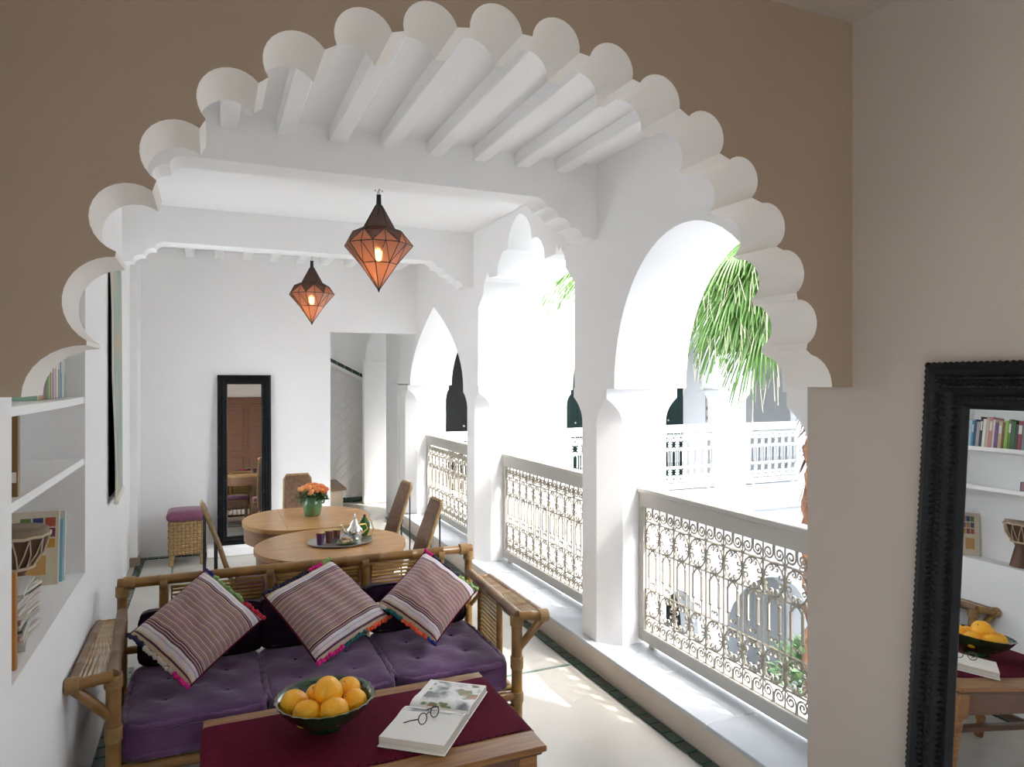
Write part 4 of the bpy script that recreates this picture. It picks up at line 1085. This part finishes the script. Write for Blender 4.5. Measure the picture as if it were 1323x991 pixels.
cu = roundbox(.178, .178, .045, .04, 10, lambda p: (p[0], p[1], p[2]+.012*(1-(p[0]/.178)**2)*(1-(p[1]/.178)**2)*(1 if p[2] > 0 else 0))).xf(T(cx, cy-.005, .462)).build('stool_cushion', 'mauve', None, 60)
tag(cu, 'plump mauve square cushion lying on the woven stool', 'cushion')

# ================================================================== MIRRORS
def mirror_thing(label, W_, H_, fw, n_bead):
    t = thing('framed_mirror', label, 'mirror', (0, 0, 0))
    hw = W_/2
    def rail(a, b, c, d, nm):   # quad in x,z -> profile with raised middle
        m = MB(); pts = [a, b, c, d]
        # outer edge a-b, inner edge d-c
        A_, B_, C_, D_ = [V((p[0], 0, p[1])) for p in pts]
        prof = [(0, .0), (0, -.030), (.12, -.036), (.30, -.024), (.50, -.034), (.70, -.022), (.9, -.026), (1, -.010), (1, 0)]
        rings = []
        for (s0, s1) in ((A_, D_), (B_, C_)):
            rings.append([s0.lerp(s1, q) + V((0, y, 0)) for q, y in prof])
        m.loft(rings); m.fix = True; m.build(nm, 'frame_gap_black', t, 30)
    rail((-hw, H_), (hw, H_), (hw-fw, H_-fw), (-hw+fw, H_-fw), 'frame_rail'); rail((-hw, 0), (hw, 0), (hw-fw, fw), (-hw+fw, fw), 'frame_rail')
    rail((-hw, 0), (-hw, H_), (-hw+fw, H_-fw), (-hw+fw, fw), 'frame_stile'); rail((hw, 0), (hw, H_), (hw-fw, H_-fw), (hw-fw, fw), 'frame_stile')
    m = MB(); m.box(-hw+fw-.004, -.008, fw-.004, hw-fw+.004, -.005, H_-fw+.004); m.build('glass', 'mirror', t, 0)
    m = MB(); m.box(-hw+.02, -.004, .02, hw-.02, 0, H_-.02); m.build('back_board', 'frame_gap_black', t, 0)
    m = MB(); st_ = H_/n_bead
    def row(inset, r, y, sc=(1, 1, 1)):
        q = MB(); k = int((H_-2*inset)/(st_))
        for i in range(k+1):
            z = inset + (H_-2*inset)*i/k
            for sx in (-1, 1): q.sphere((sx*(hw-inset), y, z), r, 6, 4, sc)
        k2 = int((W_-2*inset)/st_)
        for i in range(1, k2):
            x = -hw+inset + (W_-2*inset)*i/k2
            for z in (inset, H_-inset): q.sphere((x, y, z), r, 6, 4, sc)
        return q
    row(.0, st_*.62, -.018).build('beaded_edge', 'frame_gap_black', t, 60, kind='stuff')
    m = row(fw*.30, st_*.42, -.030, (1.5, .8, .8)); q = row(fw*.50, st_*.42, -.033, (1.3, .8, .9)); m.add(q.v, q.f); q = row(fw*.74, st_*.40, -.026, (1.6, .8, .7)); m.add(q.v, q.f)
    m.build('carved_ridges', 'frame_gap_black', t, 60, kind='stuff')
    return t
bm_ = mirror_thing('big black carved mirror leaning against the right wall, nearest the camera', .51, 1.798, .135, 96)
bm_.location = (2.020, 1.279, 0.002); bm_.rotation_euler = (R(-4.1), 0, R(-91.5))
sm_ = mirror_thing('narrow black-framed mirror standing against the end wall behind the tables', .493, 1.70, .085, 80)
sm_.location = (.334, 7.575, .092); sm_.rotation_euler = (R(-3.2), 0, 0)
struct(MB().bbox(-.02, 7.46, 0, .80, 7.70, .09, .006).build('trim_20', 'white', smooth=0))

# ================================================================== LANTERNS
def lantern(label, loc, zc, sc_):
    t = thing('hanging_lantern', label, 'lantern', (0, 0, 0), 'faceted glass lanterns')
    N = 8; k0 = pi/8
    def ring(r, z, off=0): return [V((r*cos(k0 + 2*pi*(i+off)/N), r*sin(k0 + 2*pi*(i+off)/N), z)) for i in range(N)]
    tip = V((0, 0, 0)); r1 = ring(.118, .170); r1b = ring(.150, .225); r2 = ring(.222, .290); r3 = ring(.168, .372, .5); r4 = ring(.104, .402); r5 = ring(.020, .555)
    lead = MB(); E = set()
    def pane(pts, mm):
        c = sum(pts, V((0, 0, 0)))/len(pts); m = MB(); ins = [c + (p-c)*.97 for p in pts]; m.add(ins, [list(range(len(ins)))]); m.build('glass_pane', mm, t, 0)
        for i in range(len(pts)):
            a, b = pts[i], pts[(i+1) % len(pts)]; key = tuple(sorted((tuple(round(x, 4) for x in a), tuple(round(x, 4) for x in b))))
            if key not in E: E.add(key); lead.tube([a, b], .0032, 4)
    for i in range(N):
        j = (i+1) % N
        pane([tip, r1[i], r1[j]], 'glass_amber')
        pane([r1[i], r2[i], r2[j], r1[j]], 'glass_amber')
        pane([r2[i], r2[j], r3[i]], 'glass_amber')
        pane([r2[j], r3[j], r3[i]], 'glass_dark')
        pane([r3[i], r3[j], r4[j]], 'glass_dark')
        pane([r4[i], r4[j], r3[i]], 'glass_dark')
        pane([r4[i], r5[i], r5[j], r4[j]], 'glass_dark')
    for i in range(N):
        j = (i+1) % N; md = (r2[i]+r2[j])/2
        lead.tube([r3[i], md], .0028, 4); lead.tube([md, r1[i]], .0024, 4); lead.tube([md, r1[j]], .0024, 4)
    lead.build('metal_came', 'lead', t, 60)
    MB().lathe([(.026, .545), (.017, .560), (.015, .618), (.017, .622), (.001, .624)], 10).build('neck', 'lead', t)
    MB().lathe([(.001, -.012), (.006, -.004), (.008, .010), (.001, .018)], 8).build('tip', 'lead', t)
    MB().sphere((0, 0, .235), .024, 12, 8).build('bulb', 'bulb', t)
    top = (zc - loc[2])/sc_
    m = MB(); z = .612; k = 0
    while z < top - .02:
        a = k*pi/2
        m.tube([(.010*cos(a)*cos(q*pi/4), .010*sin(a)*cos(q*pi/4), z+.014+.016*sin(q*pi/4)) for q in range(8)], .0022, 5, closed=True); z += .026; k += 1
    for q in range(4): m.sphere((.022*cos(q*pi/2), .022*sin(q*pi/2), top-.055), .007, 6, 5)
    m.build('chain', 'chrome', t)
    MB().lathe([(.001, top-.030), (.018, top-.026), (.032, top-.002), (.001, top-.001)], 12).build('ceiling_cup', 'white_smooth', t)
    t.location = loc; t.scale = (sc_,)*3
    ld = bpy.data.lights.new('lantern_light', 'POINT'); ld.energy = .45; ld.color = (1, .55, .25); ld.shadow_soft_size = .02
    lo_ = bpy.data.objects.new('lantern_light', ld); col.objects.link(lo_); lo_.parent = t; lo_.location = (0, 0, .205)
    return t
lantern('faceted amber glass lantern hanging in the middle bay, nearer the camera', (1.035, 4.60, 2.345), ZC+.012, 1.02)
lantern('faceted amber glass lantern hanging farther back, near the end wall', (.906, 6.90, 2.290), ZC+.012, .97)

# ================================================================== NICHE CONTENTS
# djembe drum
dr = thing('djembe_drum', 'small roped goblet drum standing on the niche floor', 'drum', (-.645, 2.99, .92))
c = (-.645, 2.99, .921)
MB().lathe([(.062, 0), (.060, .01), (.046, .10), (.040, .135), (.060, .165), (.098, .215), (.108, .285), (.104, .287), (.001, .284)], 24, c).build('drum_body', 'drum_wood', dr, 60)
MB().lathe([(.001, .300), (.105, .299), (.111, .294), (.1115, .275), (.110, .270)], 24, c, caps=False).build('drum_skin', 'drum_skin', dr, 60)
m = MB(); m.tube([(c[0]+.116*cos(2*pi*i/24), c[1]+.116*sin(2*pi*i/24), c[2]+.272+.004*(i % 2)) for i in range(24)], .0055, 6, closed=True)
m.tube([(c[0]+.066*cos(2*pi*i/20), c[1]+.066*sin(2*pi*i/20), c[2]+.160) for i in range(20)], .006, 6, closed=True); m.build('rope_ring', 'rope', dr)
for i in range(14):
    for q in (-1, 1):
        a0 = 2*pi*i/14; a1 = a0 + q*pi/14
        MB().tube([(c[0]+.115*cos(a0), c[1]+.115*sin(a0), c[2]+.268), (c[0]+.100*cos((a0+a1)/2), c[1]+.100*sin((a0+a1)/2), c[2]+.212), (c[0]+.067*cos(a1), c[1]+.067*sin(a1), c[2]+.162)], .0026, 4).build('rope_lacing', 'rope', dr)
# stack of magazines
mz = ['(.55,.53,.50)', '(.12,.12,.14)', '(.60,.56,.52)', '(.48,.30,.32)', '(.55,.55,.58)', '(.05,.05,.06)', '(.40,.45,.36)', '(.62,.60,.58)', '(.35,.18,.15)']
z = .921
for k in range(17):
    h = random.choice((.008, .011, .014)); M.setdefault('mag%d' % (k % 9), mat('magazine_cover_%d' % (k % 9), eval(mz[k % 9]), .35))
    names9 = ['ivory', 'black', 'cream', 'dusty pink', 'light grey', 'dark', 'sage green', 'white', 'brick red']
    ordw = ['lowest', 'second from the bottom', 'third from the bottom', 'fourth from the bottom', 'fifth from the bottom', 'sixth from the bottom', 'seventh from the bottom', 'eighth from the bottom', 'middle one', 'eighth from the top', 'seventh from the top', 'sixth from the top', 'fifth from the top', 'fourth from the top', 'third from the top', 'second from the top', 'topmost']
    t = thing('magazine', '%s glossy magazine, %s in the niche stack' % (names9[k % 9], ordw[k]), 'magazine', (-.635, 2.655, z), 'magazines stacked in the niche')
    m = MB(); m.bbox(-.10, -.125, 0, .10, .125, h-.001, .0008); m.xf(T(-.632, 2.655, z) @ RZ(random.uniform(-9, 9))); m.build('cover', 'mag%d' % (k % 9), t, 0)
    m = MB(); m.box(-.098, -.123, .002, .102, .127, h-.003); m.xf(T(-.632, 2.655, z) @ RZ(random.uniform(-9, 9))); m.build('pages', 'pages', t, 0)
    z += h
# books
def book(label, y0, th, h, dep, zb, colr, grp=None, x1=-.55, band=None):
    nm = 'book_cover_%.2f_%.2f_%.2f' % colr
    flat(nm, colr, .45)
    t = thing('book', label, 'book', (x1-dep/2, y0+th/2, zb), grp)
    m = MB(); m.bbox(x1-dep, y0, zb, x1-.0, y0+.0025, zb+h, .0008); m.bbox(x1-dep, y0+th-.0025, zb, x1, y0+th, zb+h, .0008); m.bbox(x1-.003, y0+.001, zb, x1, y0+th-.001, zb+h, .0008)
    cvp = m.build('cover', nm, t, 0)
    MB().box(x1-dep+.004, y0+.0025, zb+.003, x1-.004, y0+th-.0025, zb+h-.003).build('page_block', 'paper', t, 0)
    if band:
        flat('book_band_%.2f_%.2f_%.2f' % band, band, .5)
        MB().box(x1-.0005, y0+.002, zb+h*.55, x1+.0008, y0+th-.002, zb+h*.85).build('title_band', 'book_band_%.2f_%.2f_%.2f' % band, cvp, 0)
cols = [('olive green', (.16, .20, .06)), ('cream', (.65, .60, .48)), ('pale blue', (.35, .50, .60)), ('teal', (.03, .28, .30)), ('navy blue', (.02, .04, .16)), ('grey', (.33, .33, .33)), ('black', (.012, .012, .014)), ('white', (.72, .72, .70)),
        ('beige', (.52, .42, .30)), ('rose pink', (.50, .20, .22)), ('ivory', (.66, .62, .52)), ('violet', (.14, .06, .22)), ('sand', (.50, .38, .20)), ('brown', (.16, .08, .04)), ('lime green', (.25, .42, .06)), ('moss green', (.10, .18, .04)),
        ('forest green', (.02, .10, .03)), ('charcoal', (.05, .05, .055)), ('dark red', (.22, .02, .03)), ('slate', (.16, .19, .22)), ('orange', (.60, .20, .04)), ('gold', (.42, .28, .06)), ('coral', (.60, .22, .16)), ('mint green', (.32, .52, .38))]
y = 3.40
for k, (cn, cc) in enumerate(cols):
    th = random.uniform(.014, .027); h = random.uniform(.165, .215); y -= th+.0015
    if y < 2.60: break
    book('%s book upright on the top niche shelf, seen in the big mirror' % cn, y, th, h, random.uniform(.11, .14), 1.678, cc, 'books on the top niche shelf', band=(.7, .68, .6) if k % 3 == 0 else None)
y = 2.905
for k, (cn, cc) in enumerate([('navy', (.03, .05, .14)), ('sky blue', (.22, .40, .55)), ('dark blue', (.04, .09, .22)), ('white', (.7, .7, .68)), ('grey-blue', (.20, .27, .34)), ('tan', (.45, .33, .20)), ('burgundy', (.20, .03, .06)), ('steel', (.25, .27, .3))]):
    th = random.uniform(.014, .026); h = random.uniform(.17, .21); y -= th+.0015
    book('%s book upright on the second niche shelf' % cn, y, th, h, .13, 1.414, cc, 'books on the second niche shelf', x1=-.632, band=(.65, .63, .55) if k % 2 else None)
pc = thing('postcard_box', 'dark picture box lying on the second niche shelf beside the books', 'box', (-.73, 3.0, 1.414))
MB().bbox(-.765, 2.93, 1.414, -.705, 3.08, 1.475, .002).build('box_body', flat('box_dark', (.10, .09, .11)), pc, 0)
MB().box(-.7055, 2.94, 1.420, -.7042, 3.07, 1.470).build('picture', printmat('printed_box_picture', 1.3, (.08, .12, .20), (.35, .08, .12), (.5, .5, .5)), pc, 0)
# cookbooks leaning against the niche end, covers to the camera
def cover_book(label, y, x0, x1_, h, th, colr, lean, grid_=None):
    nm = 'cookbook_%.2f_%.2f_%.2f' % colr; flat(nm, colr, .4)
    t = thing('cookbook', label, 'book', (0, 0, 0)); w_ = x1_-x0
    cvp = MB().bbox(0, 0, 0, w_, .003, h, .0008).bbox(0, th-.003, 0, w_, th, h, .0008).bbox(w_-.003, .001, 0, w_, th-.001, h, .0008).build('cover', nm, t, 0)
    MB().box(.003, .003, .003, w_-.004, th-.003, h-.003).build('page_block', 'pages', t, 0)
    if grid_:
        k = 0
        for a in range(3):
            for b in range(3):
                if (a, b) in ((0, 0), (0, 1)): pass
                cc = grid_[k % len(grid_)]; k += 1
                s_ = w_*.19
                MB().box(w_*.30+a*s_*1.18, -.0008, h*.50+b*s_*1.18, w_*.30+a*s_*1.18+s_, .0006, h*.50+b*s_*1.18+s_).build('cover_picture', flat('pic_%.2f_%.2f' % cc[:2], cc, .4), cvp, 0)
        MB().box(w_*.30, -.0008, h*.14, w_*.78, .0006, h*.40).build('cover_picture', flat('pic_food', (.52, .30, .10), .4), cvp, 0)
    t.location = (x0, y, .921); t.rotation_euler = (R(lean), 0, 0)
cover_book('cream cookbook with a grid of colour photographs on its cover, leaning in the niche', 3.335, -.755, -.565, .295, .026, (.62, .56, .42), -7,
           [(.30, .06, .05), (.05, .04, .12), (.10, .18, .05), (.22, .04, .04), (.35, .20, .06), (.04, .05, .16), (.45, .25, .03), (.20, .05, .10), (.42, .08, .05)])
cover_book('thin pale blue book behind the photo-covered cookbook', 3.368, -.745, -.555, .255, .016, (.20, .45, .58), -6)
cover_book('white hardback behind the pale blue book at the niche end', 3.39, -.74, -.55, .285, .022, (.66, .65, .62), -5)
# thin wooden boards at the near end of the niche
b1 = MB().bbox(-.66, 2.385, .921, -.505, 2.405, 1.20, .002).build('wooden_board', flat('orange_pine', (.42, .18, .035), .4), None, 0); tag(b1, 'orange wooden board standing upright at the near end of the niche floor', 'board')
b2 = thing('wooden_plaque', 'dark golden wooden plaque with a small cream sticker on the second niche shelf', 'panel', (-.57, 2.38, 1.414))
MB().bbox(-.64, 2.400, 1.414, -.503, 2.428, 1.648, .002).build('panel_body', flat('dark_gold_wood', (.20, .115, .025), .4), b2, 0)
MB().box(-.56, 2.3985, 1.455, -.507, 2.400, 1.485).build('paper_label', 'paper', b2, 0)

# canvas hanging on the left wall, bulging away from it
cv = thing('hanging_canvas', 'long grey-green painted canvas hanging off the left wall, seen edge-on', 'wall hanging', (-.45, 4.45, 1.12))
def cz(u, v):
    z = 1.10 + v*1.30; y = 4.22 + u*.56
    off = .007 + .032*(1-v)**.6*(1-u*.8) + .003*sin(v*9)*(1-u)
    return V((XL + off, y, z))
def canv(name):
    m = bpy.data.materials.new(name); m.use_nodes = True; n = m.node_tree.nodes; L = m.node_tree.links; q = n['Principled BSDF']; q.inputs['Roughness'].default_value = .75
    tc = n.new('ShaderNodeTexCoord'); nz = n.new('ShaderNodeTexNoise'); nz.inputs['Scale'].default_value = 4.; nz.inputs['Detail'].default_value = 6; r = n.new('ShaderNodeValToRGB'); e = r.color_ramp.elements
    e[0].position = .35; e[0].color = (.30, .36, .34, 1); e[1].position = .7; e[1].color = (.52, .55, .52, 1); k = e.new(.55); k.color = (.38, .44, .36, 1); k = e.new(.62); k.color = (.50, .38, .24, 1)
    L.new(tc.outputs['Object'], nz.inputs[0]); L.new(nz.outputs[0], r.inputs[0]); L.new(r.outputs[0], q.inputs['Base Color']); return m
M['canvas'] = canv('grey_green_canvas_painting')
m = MB(); m.grid(lambda u, v: cz(u, v), 8, 24); m2 = MB(); m2.grid(lambda u, v: cz(u, v) - V((.003, 0, 0)), 8, 24); m.add(m2.v, [f[::-1] for f in m2.f]); m.mi = [0]*(8*24) + [1]*(8*24); m.build('canvas', ['canvas', 'frame_gap_black'], cv, 60)  # black back face paints the shade of the gap behind
MB().tube([cz(0, i/24) for i in range(25)], .005, 6).build('canvas_edge', 'canvas_edge', cv); MB().tube([cz(i/8, 0) for i in range(9)], .012, 8).build('bottom_rod', 'canvas_edge', cv)
MB().box(XL+.0005, 4.25, 1.13, XL+.006, 4.76, 2.38).build('gap_shade_board', 'frame_gap_black', cv, 0)  # black board painted as the shadow between canvas and wall

# ================================================================== PALM AND GARDEN
PX, PY, PZ = 4.86, 4.42, 3.15
pal = thing('palm_tree', 'tall fan palm with drooping green fronds and fibrous brown trunk in the courtyard', 'palm', (PX, PY, -3.5))
m = MB(); path = []; rr = []
for i in range(90):
    z = -3.5 + 6.8*i/89; path.append((PX+.02*sin(i*.31), PY+.02*cos(i*.27), z)); rr.append(.165 + .022*sin(i*2.1) + .014*sin(i*.83+1))
m.tube(path, rr, 20); m.v = [(x+random.uniform(-.014, .014), y+random.uniform(-.014, .014), z+random.uniform(-.02, .02)) for x, y, z in m.v]; m.build('trunk', 'trunk', pal, 0)
m = MB()
for i in range(240):
    z = random.uniform(.2, 3.2) if i > 60 else random.uniform(1.0, 1.7); a = random.uniform(0, 2*pi); p = V((PX+.17*cos(a), PY+.17*sin(a), z)); d = V((cos(a)*random.uniform(.02, .11), sin(a)*random.uniform(.02, .11), -random.uniform(.08, .22))); s_ = V((-sin(a), cos(a), 0))*random.uniform(.012, .035)
    m.add([p+s_, p-s_, p+d-s_*.3, p+d+s_*.3], [(0, 1, 2, 3)])
m.build('bark_fibre', 'trunk', pal, 0, kind='stuff')
def frond(az, el, plen, flen, g=.35, droop=.55, nl=34):
    d0 = V((cos(az)*cos(el), sin(az)*cos(el), sin(el))); o0 = V((PX, PY, PZ))
    pth = [o0 + d0*(plen*t) + V((0, 0, -g*t*t*plen)) for t in [i/6 for i in range(7)]]
    Tn = (pth[-1]-pth[-2]).normalized(); S = Tn.cross(V((0, 0, 1))); S = S.normalized() if S.length > .05 else V((-sin(az), cos(az), 0)); Nn = S.cross(Tn)
    m = MB(); m.tube(pth, .011, 4)
    for k in range(nl):
        ph_ = (k/(nl-1)-.5)*R(205); dr_ = (Tn*cos(ph_) + S*sin(ph_) + Nn*(.12*abs(sin(ph_)))).normalized(); ln = flen*(1-.22*abs(sin(ph_)))*random.uniform(.88, 1.05)
        ws = dr_.cross(Nn).normalized(); P_ = []
        dl = droop*random.uniform(.8, 1.3)
        for i in range(7):
            t = i/6; p = pth[-1] + dr_*(ln*t*(1-.12*t*t)) + V((0, 0, -dl*ln*t**2.3)); wd_ = (.0135*sin(min(1, t*1.9+.12)*pi/2))*(1-t**3)+.0015
            P_.append((p-ws*wd_ + Nn*.004, p - Nn*.006, p+ws*wd_ + Nn*.004))
        b = len(m.v)
        for q in P_: m.v += [tuple(x) for x in q]
        for i in range(6):
            for j in range(2): m.f.append([b+i*3+j, b+i*3+j+1, b+(i+1)*3+j+1, b+(i+1)*3+j]); m.mi.append(0)
        if k % 3 == 0:
            e_ = P_[-1][1]; m.tube([e_, e_ + V((random.uniform(-.04, .04), random.uniform(-.04, .04), -random.uniform(.08, .25)))], .0022, 3, mi=1)
    m.build('frond', ['frond', 'frond_thread'], pal, 40)
rs = random.Random(11)
for i in range(13):
    frond(i*2*pi/13 + rs.uniform(-.15, .15), R(rs.uniform(-25, 8)), rs.uniform(.50, .65), rs.uniform(.72, .90), .40, .40, 36)
for i in range(9):
    frond(i*2*pi/9 + .3, R(rs.uniform(20, 45)), rs.uniform(.6, .8), rs.uniform(.8, .95), .35, .30, 36)
for az, el, pl, fl_ in ((172, -30, .62, .72), (184, -22, .55, .75), (196, -34, .58, .70), (178, -8, .78, .70), (190, -5, .62, .72), (203, -14, .50, .74), (166, -45, .60, .66), (210, -40, .50, .70), (182, 8, .85, .62), (196, 12, .72, .66),
                        (168, -14, .85, .70), (175, -20, .80, .74), (188, -28, .80, .70), (162, -24, .78, .70), (180, -38, .85, .66), (170, 4, .75, .70), (200, -24, .70, .72), (186, 14, .60, .70)):
    frond(R(az), R(el), pl, fl_, .42, .34, 44)
frond(R(139), R(-2), 1.95, .72, .10, .55, 30); frond(R(143), R(-6), 1.90, .70, .08, .6, 30)

# leafy shrub and pots on the courtyard ground
sb = thing('garden_shrub', 'bright green leafy shrub down in the courtyard, seen through the nearest balustrade', 'shrub', (6.5, 6.0, -3.5))
m = MB()
for i in range(900):
    a = rs.uniform(0, 2*pi); e_ = rs.uniform(-.6, 1.5); q = V((cos(a)*cos(e_), sin(a)*cos(e_), sin(e_))); p = V((6.5, 6.0, -1.85)) + V((q.x*.50, q.y*.50, q.z*.60))*rs.uniform(.55, 1); L_ = rs.uniform(.10, .18)
    d = (q + V((rs.uniform(-.6, .6), rs.uniform(-.6, .6), rs.uniform(-.4, .5)))).normalized(); s_ = d.cross(V((0, 0, 1))).normalized()*L_*.27
    m.add([p, p+d*L_*.5+s_+V((0, 0, .015)), p+d*L_, p+d*L_*.5-s_+V((0, 0, .015))], [(0, 1, 2, 3)])
m.build('foliage', 'bush', sb, 0, kind='stuff')
for k in range(5): MB().tube([(6.5, 6.0, -3.1), (6.5+.2*cos(k*1.3), 6.0+.2*sin(k*1.3), -1.6)], [.025, .012], 6).build('stem', 'trunk', sb)
MB().lathe([(.20, 0), (.25, .3), (.28, .40), (.25, .40), (.22, .3), (.001, .28)], 18, (6.5, 6.0, -3.5)).build('pot', 'vase', sb)
